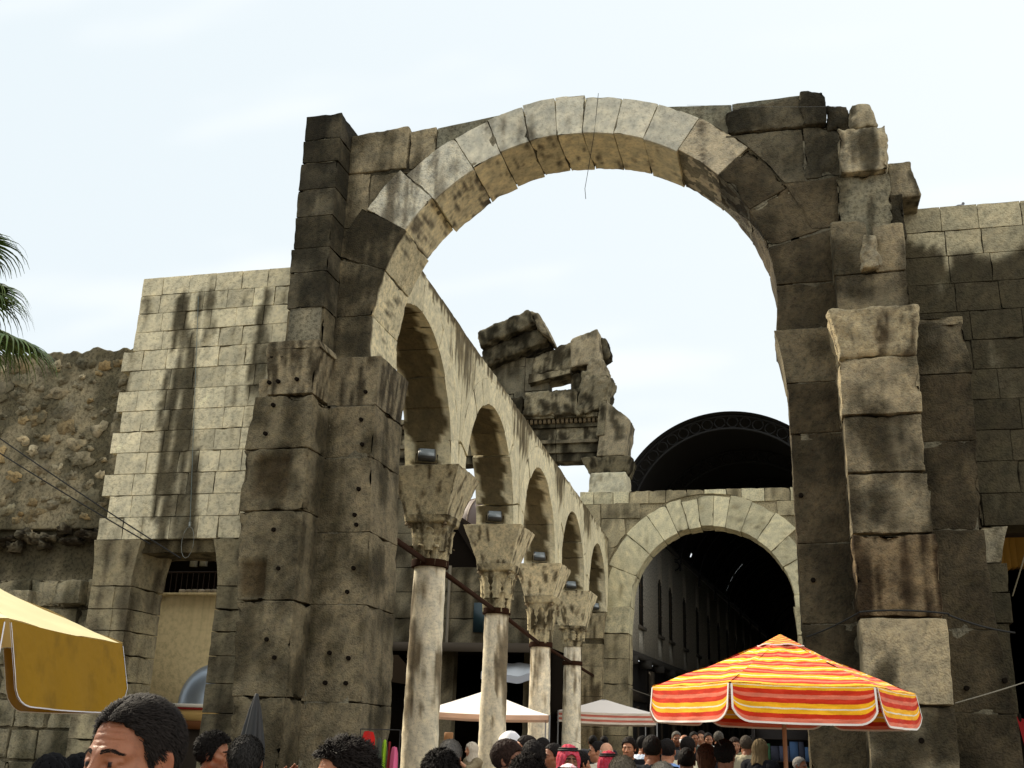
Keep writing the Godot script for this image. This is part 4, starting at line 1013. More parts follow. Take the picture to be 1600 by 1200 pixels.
# ------------------------------------------------------------------ buildings to the sides
func build_side_buildings() -> void:
	var st := sty(Color(0.5, 0.45, 0.36), Color(0.27, 0.235, 0.175), 0.0, 0.5, 0.5, 1.5)
	# market house behind the arcade
	var t := thing("market_house", "shadowed stone shop house behind the columns, black opening under a canopy", "building")
	for x in [[-20.0, -16.4], [-16.38, -13.6], [-13.58, -11.0], [-10.98, -8.95]]:
		for y in [[5.0, 6.0], [6.02, 7.0], [7.02, 7.95]]:
			box_stone(t, "wall_stone", x[0], x[1], y[0], y[1], -40.6, -40.0, opt(st, {"cell": 0.25, "amp": 0.03, "chip": 0.06}), M.rough)
	for x in [-20.0, -16.5, -13.1, -9.9]: box_stone(t, "pier", x, x + 0.5, 0.0, 4.98, -40.5, -40.02, opt(st, {"cell": 0.3}), M.rough)
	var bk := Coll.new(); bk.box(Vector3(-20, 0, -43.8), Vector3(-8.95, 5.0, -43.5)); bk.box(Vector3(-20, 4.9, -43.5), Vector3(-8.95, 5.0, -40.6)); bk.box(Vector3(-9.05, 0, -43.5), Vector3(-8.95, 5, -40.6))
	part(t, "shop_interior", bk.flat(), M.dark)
	box_stone(t, "side_wall", -20.6, -20.0, -0.1, 8.0, -40.6, -20.0, opt(st, {"cell": 0.8, "amp": 0.03, "noback": false}), M.rough)
	var cn := Coll.new(); cn.box(Vector3(-20, 4.84, -40.0), Vector3(-8.95, 4.98, -38.9)); cn.box(Vector3(-20, 4.7, -38.95), Vector3(-8.95, 5.02, -38.88))
	part(t, "canopy", cn.flat(), plain(Color(0.24, 0.21, 0.17), 0.95))
	var pp := Coll.new(); pp.tube([Vector3(-9.6, 0, -39.9), Vector3(-9.6, 8.0, -39.9)], 0.07, 8); pp.tube([Vector3(-12.9, 4.9, -39.9), Vector3(-12.9, 8.0, -39.9)], 0.06, 8)
	part(t, "drain_pipe", pp.done(), plain(Color(0.45, 0.42, 0.36), 0.7))
	var win := Coll.new(); win.box(Vector3(-11.9, 5.5, -40.02), Vector3(-11.0, 6.6, -39.96)); part(t, "window", win.flat(), plain(Color(0.12, 0.2, 0.22), 0.4))
	# dark pitched roof above it
	var rf := Coll.new()
	rf.quad(Vector3(-13.6, 10.6, -40.4), Vector3(-11.3, 7.3, -40.4), Vector3(-11.3, 7.3, -46), Vector3(-13.6, 10.6, -46))
	rf.quad(Vector3(-13.6, 10.6, -46), Vector3(-17.5, 7.3, -46), Vector3(-17.5, 7.3, -40.4), Vector3(-13.6, 10.6, -40.4))
	rf.tri(Vector3(-13.6, 10.55, -40.6), Vector3(-17.4, 7.4, -40.6), Vector3(-11.4, 7.4, -40.6))
	part(t, "roof", rf.flat(), M.dark)
	for x in [[-20.0, -17.2], [-17.18, -14.3]]:
		for y in [[7.97, 9.3], [9.32, 10.7], [10.72, 12.2]]:
			box_stone(t, "wall_stone", x[0], x[1], y[0], y[1], -40.35, -39.98, opt(st, {"cell": 0.25, "amp": 0.03, "chip": 0.06}), M.rough)
	# brownish metal dome further off
	var dm := thing("metal_dome", "small brown metal dome seen between the first two columns", "dome", Vector3(-17.0, 0, -58.0))
	var prof := []
	prof.append([1.9, 8.0]); prof.append([1.9, 12.6])
	for k in 17: prof.append([1.85 * cos(PI / 2 * k / 16.0), 12.7 + 2.0 * sin(PI / 2 * k / 16.0)])
	part(dm, "dome", lathe(prof, 36), plain(Color(0.42, 0.36, 0.33), 0.55, 0.1))
	var rib := Coll.new()
	for q in 8:
		var a := TAU * q / 8 + 0.2
		var pts := []
		for k in 13: pts.append(Vector3(cos(a) * 1.88 * cos(PI / 2 * k / 12.0), 12.7 + 2.03 * sin(PI / 2 * k / 12.0), sin(a) * 1.88 * cos(PI / 2 * k / 12.0)))
		rib.tube(pts, 0.035, 5)
	part(dm, "rib", rib.done(), plain(Color(0.55, 0.48, 0.4), 0.6))
	# terrace house through the left doorway
	var h := thing("terrace_house", "cream plastered house with a dark terrace, seen through the left doorway", "building")
	var pm := stone_mat(0.3, [[0.0, g(0.8)], [0.5, g(0.95)], [1.0, g(1.0)]], 81, 1.5); pm.vertex_color_use_as_albedo = false; pm.albedo_color = Color(0.87, 0.79, 0.6)
	var w1 := Coll.new(); w1.box(Vector3(-15, -0.15, -19.4), Vector3(-10.0, 4.08, -19.1)); w1.box(Vector3(-15, 4.08, -19.45), Vector3(-10.0, 4.14, -19.02)); part(h, "wall", w1.flat(), pm)
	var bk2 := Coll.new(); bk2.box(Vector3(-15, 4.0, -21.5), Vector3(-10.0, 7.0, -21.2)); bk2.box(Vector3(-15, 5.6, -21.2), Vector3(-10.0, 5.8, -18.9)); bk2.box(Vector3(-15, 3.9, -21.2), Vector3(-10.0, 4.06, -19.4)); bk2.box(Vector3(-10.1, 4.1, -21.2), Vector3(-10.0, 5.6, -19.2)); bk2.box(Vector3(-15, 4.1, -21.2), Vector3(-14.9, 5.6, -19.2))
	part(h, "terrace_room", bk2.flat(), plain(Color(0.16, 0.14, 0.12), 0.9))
	var rl := Coll.new(); rl.tube([Vector3(-15, 4.56, -19.2), Vector3(-10.0, 4.56, -19.2)], 0.02, 6)
	for k in 41: rl.tube([Vector3(-15 + k * 0.12, 4.1, -19.2), Vector3(-15 + k * 0.12, 4.56, -19.2)], 0.008, 4)
	part(h, "railing", rl.done(), plain(Color(0.2, 0.14, 0.11), 0.7))
	var blk := Coll.new()
	for k in 7: blk.cham(Vector3(-11.75 + k * 0.14, 4.14, -19.25), Vector3(-11.64 + k * 0.14, 4.22, -19.12), 0.01, Color(0.6, 0.56, 0.48) if k % 3 else Color(0.75, 0.7, 0.62))
	part(h, "parapet_brick", blk.flat(), M.vc)
	var n := 0
	for q in [[-11.72, 4.82], [-11.5, 4.83], [-11.22, 4.93], [-10.92, 4.98]]:
		var b := Coll.new(); b.cham(Vector3(-0.07, -0.1, -0.05), Vector3(0.07, 0.1, 0.05), 0.015, Color(0.72, 0.72, 0.68)); b.tube([Vector3(0, 0.1, 0), Vector3(0, 0.8, 0)], 0.006, 4, Color(0.3, 0.3, 0.3))
		var o := part(self, "hanging_lamp", b.flat(), M.vc, Transform3D(Basis(), Vector3(q[0], q[1], -19.5)))
		meta(o, ["leftmost of the four white lamps hanging over the terrace", "second from the left of the white lamps over the terrace", "third from the left of the white lamps over the terrace", "rightmost of the four white lamps hanging over the terrace"][n], "lamp", "lamps hanging over the terrace"); n += 1
	# kiosk with a small metal dome
	var k_ := thing("domed_kiosk", "low kiosk with a shiny grey metal dome inside the left doorway", "kiosk", Vector3(-10.2, -0.15, -18.3))
	var dp := [[0.0, 0.0]]; dp.clear()
	dp.append([0.66, 2.16])
	for q in 15: dp.append([0.66 * cos(PI / 2 * q / 14.0), 2.2 + 0.72 * sin(PI / 2 * q / 14.0)])
	part(k_, "dome", lathe(dp, 40), plain(Color(0.62, 0.66, 0.7), 0.35, 0.55))
	var kb := Coll.new(); kb.box(Vector3(-0.75, 2.12, -0.75), Vector3(0.75, 2.18, 0.75), Color(0.9, 0.88, 0.82)); kb.box(Vector3(-0.74, 2.08, -0.74), Vector3(0.74, 2.12, 0.74), Color(0.55, 0.12, 0.07)); kb.box(Vector3(-0.7, 1.9, -0.7), Vector3(0.7, 2.08, 0.7), Color(0.75, 0.62, 0.38)); kb.box(Vector3(-0.72, 1.76, -0.72), Vector3(0.72, 1.9, 0.72), Color(0.4, 0.24, 0.1)); kb.box(Vector3(-0.6, 0, -0.6), Vector3(0.6, 1.76, 0.6), Color(0.2, 0.17, 0.13))
	part(k_, "body", kb.flat(), M.vc)
	# ochre house through the right doorway
	var oc := thing("ochre_house", "ochre house with a dark round arch inside the right doorway", "building")
	var ob := Coll.new()
	var om := plain(Color(0.66, 0.5, 0.2), 0.9)
	ob.box(Vector3(1.9, 0, -20.4), Vector3(2.95, 7.0, -20.0)); ob.box(Vector3(4.6, 0, -20.4), Vector3(8.0, 7.0, -20.0))
	for q in 16:
		var xa := 2.95 + 1.65 * q / 16.0; var xb := 2.95 + 1.65 * (q + 1) / 16.0; var xm := ((xa + xb) * 0.5 - 3.775) / 0.825
		ob.box(Vector3(xa, 3.9 + sqrt(maxf(0, 1 - xm * xm)) * 0.82, -20.4), Vector3(xb, 7.0, -20.0))
	part(oc, "wall", ob.flat(), om)
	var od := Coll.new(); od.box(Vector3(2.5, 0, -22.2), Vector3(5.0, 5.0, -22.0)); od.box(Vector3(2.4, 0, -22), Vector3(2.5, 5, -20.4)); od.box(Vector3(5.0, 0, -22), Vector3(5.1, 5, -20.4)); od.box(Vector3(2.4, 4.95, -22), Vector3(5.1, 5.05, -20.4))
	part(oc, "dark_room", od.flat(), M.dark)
	var ol := Coll.new(); ol.box(Vector3(1.9, 5.2, -20.0), Vector3(8, 5.6, -17.2)); part(oc, "canopy", ol.flat(), plain(Color(0.2, 0.16, 0.12), 0.9))

# ------------------------------------------------------------------ street things
func stripes(bands: Array, total: float, n := 256) -> ImageTexture:   # bands: [height, colour], repeated down the cloth
	var im := Image.create(128, n, false, Image.FORMAT_RGB8)
	var per := 0.0
	for b in bands: per += b[0]
	for j in n:
		for i in 128:
			# the bands waver a little; the cloth is faded and soiled unevenly
			var d := fposmod(total * (j + 0.5) / n + 0.0018 * n1.get_noise_2d(i * 0.05, j * 0.01) + 0.001 * n1.get_noise_2d(i * 0.5, j * 0.4), per)
			var c := Color.WHITE
			for b in bands:
				if d < b[0]: c = b[1]; break
				d -= b[0]
			var f := nf.get_noise_2d(i * 0.03 + 20.0, j * 0.02)
			var w := 1.0 + 0.12 * f + 0.06 * n1.get_noise_2d(i * 0.9, j * 0.9)
			c = c.lerp(Color(0.85, 0.78, 0.68), 0.08 + 0.1 * maxf(0.0, f))
			im.set_pixel(i, j, Color(c.r * w, c.g * w, c.b * w))
	return ImageTexture.create_from_image(im)

func cloth_mat(tex: Texture2D, c := Color.WHITE) -> StandardMaterial3D:
	var m := StandardMaterial3D.new(); m.albedo_color = c; m.roughness = 0.9; m.metallic_specular = 0.2
	if tex: m.albedo_texture = tex
	m.backlight_enabled = true; m.backlight = Color(0.3, 0.3, 0.3)
	m.rim_enabled = true; m.rim = 0.15
	return m

# one sheet of cloth as a grid: f(u, v) gives the point
func sheet(nu: int, nv: int, f: Callable) -> ArrayMesh:
	var V := PackedVector3Array(); var N := PackedVector3Array(); var U := PackedVector2Array(); var I := PackedInt32Array()
	for j in nv + 1:
		for i in nu + 1:
			V.append(f.call(float(i) / nu, float(j) / nv)); U.append(Vector2(float(i) / nu, float(j) / nv))
	for j in nv + 1:
		for i in nu + 1:
			var du := V[j * (nu + 1) + mini(i + 1, nu)] - V[j * (nu + 1) + maxi(i - 1, 0)]
			var dv := V[mini(j + 1, nv) * (nu + 1) + i] - V[maxi(j - 1, 0) * (nu + 1) + i]
			N.append(dv.cross(du).normalized())
	for j in nv:
		for i in nu:
			var k := j * (nu + 1) + i
			I.append_array([k, k + 1, k + nu + 2, k, k + nu + 2, k + nu + 1])
	return am(V, N, PackedColorArray(), I, U)

func parasol(t: Node3D, R: float, sides: int, rot: float, ye: float, ya: float, vh: float, canopy: Material, val: Material, edge: Material, pole: Material, flare := 0.03, vent := true, hem := 0.008) -> void:
	# corners of the canopy, then each panel and its hanging valance
	var P := []
	for k in sides: P.append(Vector3(sin(rot + TAU * k / sides) * R, ye, cos(rot + TAU * k / sides) * R))
	var apex := Vector3(0, ya, 0)
	for k in sides:
		var a: Vector3 = P[k]; var b: Vector3 = P[(k + 1) % sides]
		var mid := ((a + b) * 0.5 * Vector3(1, 0, 1)).normalized()
		var sd := rng.randf() * 30
		var pf := func(u: float, v: float) -> Vector3:
			var e := a.lerp(b, u)
			var p := apex.lerp(e, 0.06 + 0.94 * v)
			var sagv := sin(PI * u) * v * 0.008 * R + 0.012 * R * sin(PI * v)
			return p - Vector3(0, sagv, 0) + mid * 0.0 + Vector3(0, 0.008 * n1.get_noise_2d(u * 2.5 + sd, v * 3) + 0.003 * sin(u * 30.0 + 3.0 * n1.get_noise_2d(sd, v * 3)) * v * (1.0 - v) * 3.0, 0)
		part(t, "canopy_panel", sheet(10, 14, pf), canopy)
		var vf := func(u: float, v: float) -> Vector3:
			# rounded lower corners
			var uu := 0.012 + 0.976 * u
			var du := minf(uu, 1.0 - uu) * a.distance_to(b)
			var rc := vh * 0.55
			var hh := vh - (rc - sqrt(maxf(0.0, rc * rc - pow(maxf(0.0, rc - du), 2))))
			var top := a.lerp(b, uu) - Vector3(0, sin(PI * u) * 0.008 * R, 0)
			return top + Vector3(0, -hh * v, 0) + mid * (flare * v + 0.012 * sin(u * 19.0 + sd) * v * v)
		var vp := part(t, "valance", sheet(36, 6, vf), val)
		var ec := Coll.new(); var pts := []
		pts.append(vf.call(0.0, 0.05))
		for q in 37: pts.append(vf.call(q / 36.0, 1.0))
		pts.append(vf.call(1.0, 0.05))
		for q in pts.size() - 1:
			var d: Vector3 = pts[q + 1] - pts[q]
			var inw: Vector3 = mid.cross(d).normalized() * hem
			for s in [-0.004, 0.004]:
				ec.quad(pts[q] - inw + mid * s, pts[q + 1] - inw + mid * s, pts[q + 1] + inw + mid * s, pts[q] + inw + mid * s)
		part(vp, "white_hem", ec.done(), edge)
		var rb := Coll.new(); rb.tube([apex - Vector3(0, 0.09, 0), a * Vector3(0.97, 1, 0.97) - Vector3(0, 0.06, 0)], 0.01, 5)
		rb.tube([Vector3(0, ya - 0.45, 0), apex.lerp(a, 0.55) - Vector3(0, 0.08, 0)], 0.008, 5)
		part(t, "rib", rb.done(), pole)
	if vent:
		var cf := func(u: float, v: float) -> Vector3:
			var an := TAU * u
			var r := R * (0.01 + 0.165 * v)
			return Vector3(sin(an) * r, ya + 0.02 - 0.1 * v - 0.012 * (0.5 + 0.5 * cos(an * sides + 1.0)) * v, cos(an) * r)
		var vt := part(t, "vent_cap", sheet(36, 5, cf), canopy)
		var hc := Coll.new(); var hp := []
		for q in 37: hp.append(cf.call(q / 36.0, 1.0))
		hc.tube(hp, 0.006, 5); part(vt, "white_hem", hc.done(), edge)
	var pc := Coll.new(); pc.tube([Vector3(0, -0.05, 0), Vector3(0, ya + 0.015, 0)], 0.02, 10)
	part(t, "pole", pc.done(), pole)
	var bc := Coll.new(); bc.cham(Vector3(-0.28, 0, -0.28), Vector3(0.28, 0.07, 0.28), 0.03); part(t, "base", bc.flat(), M.dark)

func build_street_things() -> void:
	var red := Color(0.76, 0.15, 0.06); var pink := Color(0.84, 0.42, 0.32); var yel := Color(0.93, 0.66, 0.08); var whi := Color(0.88, 0.85, 0.76)
	var per := [[0.05, yel], [0.014, whi], [0.05, yel], [0.04, red], [0.036, pink], [0.04, red]]
	var per2 := [[0.01, yel], [0.006, whi], [0.022, yel], [0.037, red], [0.032, pink], [0.037, red], [0.036, yel], [0.012, whi], [0.034, yel], [0.034, red], [0.04, pink], [0.03, whi]]
	var wood := plain(Color(0.62, 0.45, 0.32), 0.7)
	var white := cloth_mat(null, Color(0.9, 0.88, 0.85))
	var s := thing("striped_parasol", "market parasol striped red, pink and yellow with white hems", "parasol", Vector3(-0.165, gy(-10.4), -10.4))
	var e0 := 2.09 - gy(-10.4)
	parasol(s, 1.17, 6, deg_to_rad(-20.0), e0, e0 + 0.47, 0.3, cloth_mat(stripes(per, 1.2)), cloth_mat(stripes(per2, 0.3)), white, wood)
	# yellow parasol near the left edge
	var yt := plain(Color(0.84, 0.79, 0.6), 0.5); yt.backlight_enabled = true; yt.backlight = Color(0.3, 0.22, 0.05)  # canopy colour paled to stand for sunlight on its top
	var yv := stone_mat(0.3, [[0.0, g(0.82)], [0.3, g(0.95)], [0.5, g(1.0)], [1.0, g(0.97)]], 91, 0.3, 0.6, 512); yv.vertex_color_use_as_albedo = false; yv.albedo_color = Color(0.53, 0.4, 0.07); yv.backlight_enabled = true; yv.backlight = Color(0.16, 0.11, 0.01)  # same cloth, darkened for shade on the hanging sides
	var y := thing("yellow_parasol", "big plain yellow market parasol with deep hanging sides at the left edge", "parasol", Vector3(-5.0, gy(-5.1), -5.1))
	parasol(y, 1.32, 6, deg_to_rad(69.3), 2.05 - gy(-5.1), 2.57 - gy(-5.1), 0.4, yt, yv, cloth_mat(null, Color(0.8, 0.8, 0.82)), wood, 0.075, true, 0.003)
	# white market tents
	var i := 0
	for q in [[-8.55, -30.2, 1.75, 2.3, 0.64, "white pyramid tent canopy with plain hem behind the second column"], [-7.35, -42.6, 1.8, 2.78, 0.52, "white tent canopy with a red striped hem behind the fourth column"]]:
		var t := thing("market_tent", q[5], "tent", Vector3(q[0], 0, q[1]), 0.25, "white tents in the street")
		var R: float = q[2]; var h: float = q[3]
		var top := cloth_mat(null, Color(0.93, 0.9, 0.87))
		for k in 4:
			var b := Basis(Vector3.UP, PI / 2 * k)
			var f := func(u: float, v: float) -> Vector3:
				return b * Vector3(lerpf(-R, R, u) * v, h + q[4] * pow(1.0 - v, 1.15) - 0.04 * sin(PI * u) * v, R * v)
			part(t, "canopy_panel", sheet(8, 8, f), top)
			var f2 := func(u: float, v: float) -> Vector3:
				return b * Vector3(lerpf(-R, R, u), h - (0.12 if i == 0 else 0.4) * v - 0.04 * sin(PI * u), R + 0.01 * sin(u * 30.0) * v)
			part(t, "valance", sheet(24, 2, f2), cloth_mat(stripes([[0.08, Color(0.85, 0.8, 0.74)], [0.08, Color(0.75, 0.4, 0.34)]], 0.4)) if i == 1 else cloth_mat(null, Color(0.88, 0.72, 0.62)))
			var pc := Coll.new(); pc.tube([b * Vector3(R, 0, R), b * Vector3(R, h, R)], 0.025, 6); part(t, "pole", pc.done(), plain(Color(0.55, 0.55, 0.55), 0.5))
		i += 1
	# white sagging awning before the market house
	var aw := thing("cloth_awning", "grey white cloth awning sagging over a shop behind the third column", "awning")
	var af := func(u: float, v: float) -> Vector3: return Vector3(lerpf(-11.0, -9.0, u), 4.5 - 0.55 * v - 0.12 * sin(PI * u) + 0.03 * sin(u * 16), lerpf(-39.9, -38.2, v))
	part(aw, "cloth", sheet(24, 6, af), cloth_mat(null, Color(0.72, 0.74, 0.76)))
	var av := func(u: float, v: float) -> Vector3: return Vector3(lerpf(-11.0, -9.0, u), 3.95 - 0.25 * v - 0.12 * sin(PI * u) + 0.03 * sin(u * 16), -38.19)
	part(aw, "hem", sheet(24, 2, av), cloth_mat(null, Color(0.66, 0.68, 0.72)))
	# green striped canopy in the crowd
	var gc := thing("green_canopy", "low stall canopy striped green and cream among the crowd", "canopy", Vector3(-4.3, gy(-21.6), -21.6), 0.2)
	var gs := ImageTexture.create_from_image(stripes([[0.11, Color(0.78, 0.76, 0.6)], [0.11, Color(0.16, 0.42, 0.32)]], 1.4).get_image())
	var gm := cloth_mat(gs)
	for k in 2:
		var sg := 1.0 if k == 0 else -1.0
		var gf := func(u: float, v: float) -> Vector3: return Vector3((v * 0.62) * sg, 1.72 - 0.5 * pow(v, 1.5), lerpf(0.6, -0.6, u) * sg)
		var gg := func(u: float, v: float) -> Vector3: return gf.call(v, u)
		part(gc, "cloth", sheet(8, 12, gg), gm)
	var gp := Coll.new()
	for k in 4: gp.tube([Vector3(0.6 if k & 1 else -0.6, 0, 0.55 if k & 2 else -0.55), Vector3(0.6 if k & 1 else -0.6, 1.24, 0.55 if k & 2 else -0.55)], 0.02, 6)
	part(gc, "frame", gp.done(), plain(Color(0.4, 0.4, 0.4), 0.6))
	# black folded parasol leaning at the left pier
	var bu := thing("folded_parasol", "black folded parasol standing at the foot of the left buttress", "parasol", Vector3(-5.97, gy(-11.6), -11.6))
	var bs := func(a: float, v: float, r: float) -> float: return r * (1.0 + 0.16 * sin(a * 8.0 + v * 2.0) * (1.0 - v * 0.7))
	part(bu, "folded_cloth", lathe([[0.03, 1.0], [0.11, 1.15], [0.145, 1.4], [0.135, 1.6], [0.1, 1.8], [0.065, 1.98], [0.035, 2.08], [0.02, 2.14], [0.0, 2.15]], 40, {}, 0.0, 1.0, Vector3.ZERO, bs), plain(Color(0.055, 0.06, 0.06), 0.6))
	var bp := Coll.new(); bp.tube([Vector3.ZERO, Vector3(0, 1.2, 0)], 0.018, 8); part(bu, "pole", bp.done(), plain(Color(0.5, 0.5, 0.5), 0.5))
	# clothes hanging for sale by the right edge of the left pier
	var ck := thing("clothes_rail", "rail of bright red, lime and pink clothes beside the left pier", "clothes rail", Vector3(-5.35, gy(-14.0), -14.0), -0.3)
	var rc := Coll.new(); rc.tube([Vector3(-0.36, 1.82, 0), Vector3(0.3, 1.82, 0)], 0.007, 6); rc.tube([Vector3(-0.36, 0, 0), Vector3(-0.36, 1.82, 0)], 0.007, 6); rc.tube([Vector3(0.3, 0, 0), Vector3(0.3, 1.82, 0)], 0.007, 6); part(ck, "rail", rc.done(), plain(Color(0.14, 0.13, 0.12), 0.7))
	for q in [[-0.23, 0.2, Color(0.75, 0.07, 0.03), 1.8, "red dress on the rail"], [-0.03, 0.1, Color(0.28, 0.3, 0.27), 1.72, "grey shirt on the rail"], [0.06, 0.09, Color(0.6, 0.75, 0.15), 1.7, "lime shirt on the rail"], [0.14, 0.05, Color(0.45, 0.03, 0.07), 1.68, "dark red shirt on the rail"], [0.22, 0.12, Color(0.85, 0.4, 0.55), 1.62, "pink shirt on the rail"]]:
		var w: float = q[1]
		var tf := func(u: float, v: float) -> Vector3:
			var sw := 0.78 + 0.22 * smoothstep(0.0, 0.1, v)
			return Vector3(q[0] + (u - 0.5) * w * 1.5 * sw, q[3] - 0.85 * v - 0.03 * absf(u - 0.5) * (1.0 - v), 0.05 * sin(u * 11.0 + q[0] * 30) * (0.3 + v) + (u - 0.5) * 0.1)
		part(ck, "garment", sheet(16, 12, tf), cloth_mat(null, q[2]), Transform3D(), q[4])
	# book stall past the striped parasol
	var bk := thing("book_stall", "stall of shelved bright books and posters beside the right pier", "stall", Vector3(-0.32, gy(-18.0), -18.0))
	var sc := Coll.new(); sc.box(Vector3(-0.42, 0, -0.35), Vector3(0.42, 2.05, -0.3)); sc.box(Vector3(-0.46, 0, -0.35), Vector3(-0.42, 2.1, 0.1)); sc.box(Vector3(0.42, 0, -0.35), Vector3(0.46, 2.1, 0.1))
	for q in 5: sc.box(Vector3(-0.42, 0.55 + q * 0.33, -0.3), Vector3(0.42, 0.57 + q * 0.33, 0.05))
	part(bk, "shelf", sc.flat(), plain(Color(0.13, 0.1, 0.08), 0.8))
	var cols := [Color(0.35, 0.5, 0.7), Color(0.75, 0.6, 0.25), Color(0.3, 0.5, 0.35), Color(0.7, 0.68, 0.6), Color(0.5, 0.2, 0.15), Color(0.3, 0.32, 0.4)]
	for r in 4:
		var x := -0.39
		while x < 0.36:
			var w := rng.randf_range(0.06, 0.14); var bh := rng.randf_range(0.2, 0.29)
			var bc := Coll.new(); bc.box(Vector3(x, 0.572 + r * 0.33, -0.15), Vector3(minf(x + w - 0.01, 0.41), 0.572 + r * 0.33 + bh, 0.03), cols[rng.randi() % 6] * rng.randf_range(0.6, 1.0))
			part(bk, "book", bc.flat(), M.vc); x += w
	# small things among the columns
	var sg := thing("hanging_sign", "small plain tan board hanging beside the nearest column", "sign", Vector3(-7.25, 1.62, -22.9))
	var sb := Coll.new(); sb.cham(Vector3(-0.1, -0.1, -0.015), Vector3(0.1, 0.12, 0.015), 0.01); part(sg, "board", sb.flat(), plain(Color(0.62, 0.45, 0.3), 0.8))
	var sp := Coll.new(); sp.tube([Vector3(-0.08, -1.75, -0.05), Vector3(-0.08, 0.1, -0.05)], 0.015, 6); part(sg, "post", sp.done(), M.dark)
	var ct := thing("covered_cart", "vendor's cart under a white plastic cover behind the second column", "cart", Vector3(-5.98, gy(-23.2), -23.2))
	var cb := Coll.new(); cb.cham(Vector3(-0.2, 0.3, -0.2), Vector3(0.2, 1.62, 0.2), 0.02); part(ct, "body", cb.flat(), plain(Color(0.42, 0.4, 0.27), 0.8))
	var cf := func(u: float, v: float) -> Vector3:
		var a := TAU * u; return Vector3(cos(a) * 0.24 * sqrt(v) * 1.15, 1.88 - 0.22 * v + 0.03 * sin(a * 5) * v - (0.14 * maxf(0, v - 0.8) * 5.0 * (0.5 + 0.5 * sin(a * 3))), sin(a) * 0.24 * sqrt(v) * 1.15)
	part(ct, "cover", sheet(28, 8, cf), cloth_mat(null, Color(0.9, 0.9, 0.92)))
	for k in 2:
		var wc := CylinderMesh.new(); wc.top_radius = 0.18; wc.bottom_radius = 0.18; wc.height = 0.05; part(ct, "wheel", wc, M.black, Transform3D(Basis(Vector3.BACK, PI / 2), Vector3(-0.22 if k else 0.22, 0.18, 0)))
	var rt := thing("red_awning", "dark red cloth awning hanging at the right edge of the street", "awning", Vector3(2.42, 0, -13.4))
	var rf := func(u: float, v: float) -> Vector3: return Vector3(-0.15 + 0.9 * u + 0.06 * v, 2.02 - 0.62 * v - 0.03 * sin(u * 12), 0.25 * v)
	part(rt, "cloth", sheet(12, 6, rf), cloth_mat(null, Color(0.42, 0.05, 0.06)))
	var rp := Coll.new(); rp.tube([Vector3(-0.08, 0, 0), Vector3(-0.12, 2.05, 0)], 0.02, 6); rp.tube([Vector3(0.75, 0, 0), Vector3(0.75, 2.05, 0)], 0.02, 6); part(rt, "pole", rp.done(), M.dark)
	# floodlights on the arcade blocks
	var lab := ["floodlight on the block above the nearest column", "floodlight on the block above the second column", "floodlight on the block above the third column", "floodlight on the block above the fourth column", "floodlight on the arcade's far end pier"]
	for k in 5:
		var p := -AN * (AL - 0.02) + AU * (along(k + 1) - 0.74) + Vector3.UP * 6.93
		var fl := thing("floodlight", lab[k], "floodlight", p, 0.35, "floodlights along the arcade")
		var xf := Transform3D(Basis(Vector3.RIGHT, -0.55), Vector3(0, 0.2, 0.1))
		var c := Coll.new(); c.cham(Vector3(-0.18, -0.13, -0.08), Vector3(0.18, 0.13, 0.05), 0.02, Color.WHITE, xf); part(fl, "housing", c.flat(), plain(Color(0.2, 0.2, 0.19), 0.5))
		var gl := Coll.new(); gl.box(Vector3(-0.15, -0.1, 0.052), Vector3(0.15, 0.1, 0.058), Color.WHITE, xf); part(fl, "glass", gl.flat(), plain(Color(0.5, 0.53, 0.54), 0.25))
		var br := Coll.new(); br.tube([Vector3(-0.22, 0.2, 0.1), Vector3(-0.22, 0.0, 0.1), Vector3(0.22, 0.0, 0.1), Vector3(0.22, 0.2, 0.1)], 0.012, 5); part(fl, "bracket", br.done(), M.dark)
	# cables and wires
	var cm := plain(Color(0.1, 0.1, 0.09), 0.8)
	cable("cable", Vector3(-15.6, 7.65, -15.4), Vector3(-9.72, 4.25, -15.75), 0.06, 0.012, cm, "upper of two dark cables crossing the rubble wall to the doorway")
	cable("cable", Vector3(-15.6, 7.3, -15.4), Vector3(-10.35, 4.5, -15.8), 0.05, 0.012, cm, "lower of two dark cables crossing the rubble wall to the doorway")
	cable("cable", Vector3(0.1, 3.0, -14.9), Vector3(0.74, 3.24, -14.25), 0.02, 0.01, cm, "black cable across the right pier left of its buttress")
	cable("cable", Vector3(0.74, 3.24, -14.2), Vector3(1.78, 3.22, -14.2), -0.03, 0.012, cm, "black cable lying round the front of the right buttress")
	cable("cable", Vector3(1.78, 3.22, -14.3), Vector3(2.62, 3.08, -14.95), 0.03, 0.012, cm, "black cable across the right pier right of its buttress")
	cable("cable", Vector3(1.8, 2.2, -14.6), Vector3(3.3, 2.72, -14.6), 0.02, 0.008, plain(Color(0.55, 0.53, 0.47), 0.8), "thin pale cord rising to the right edge across the right pier", "cord")
	cable("cable", Vector3(-1.3, 11.14, -14.85), Vector3(1.0, 10.76, -14.75), 0.02, 0.002, plain(Color(0.4, 0.42, 0.42), 0.7), "thin greenish wire along the top right of the great arch", "wire")
	var wp := [Vector3(-2.73, 11.62, -14.97), Vector3(-2.76, 11.2, -14.95), Vector3(-2.8, 10.85, -14.98), Vector3(-2.95, 10.4, -15.3), Vector3(-3.0, 10.1, -15.32), Vector3(-2.98, 9.9, -15.3)]
	var wc2 := Coll.new(); wc2.tube(wp, 0.005, 5); meta(part(self, "cable", wc2.done(), cm), "loose wire dangling below the crown of the great arch", "wire")
	var hw := Coll.new(); hw.tube([Vector3(-10.1, 8.95, -15.84), Vector3(-9.72, 5.2, -15.84), Vector3(-9.68, 4.85, -15.83)], 0.005, 5, Color.WHITE)
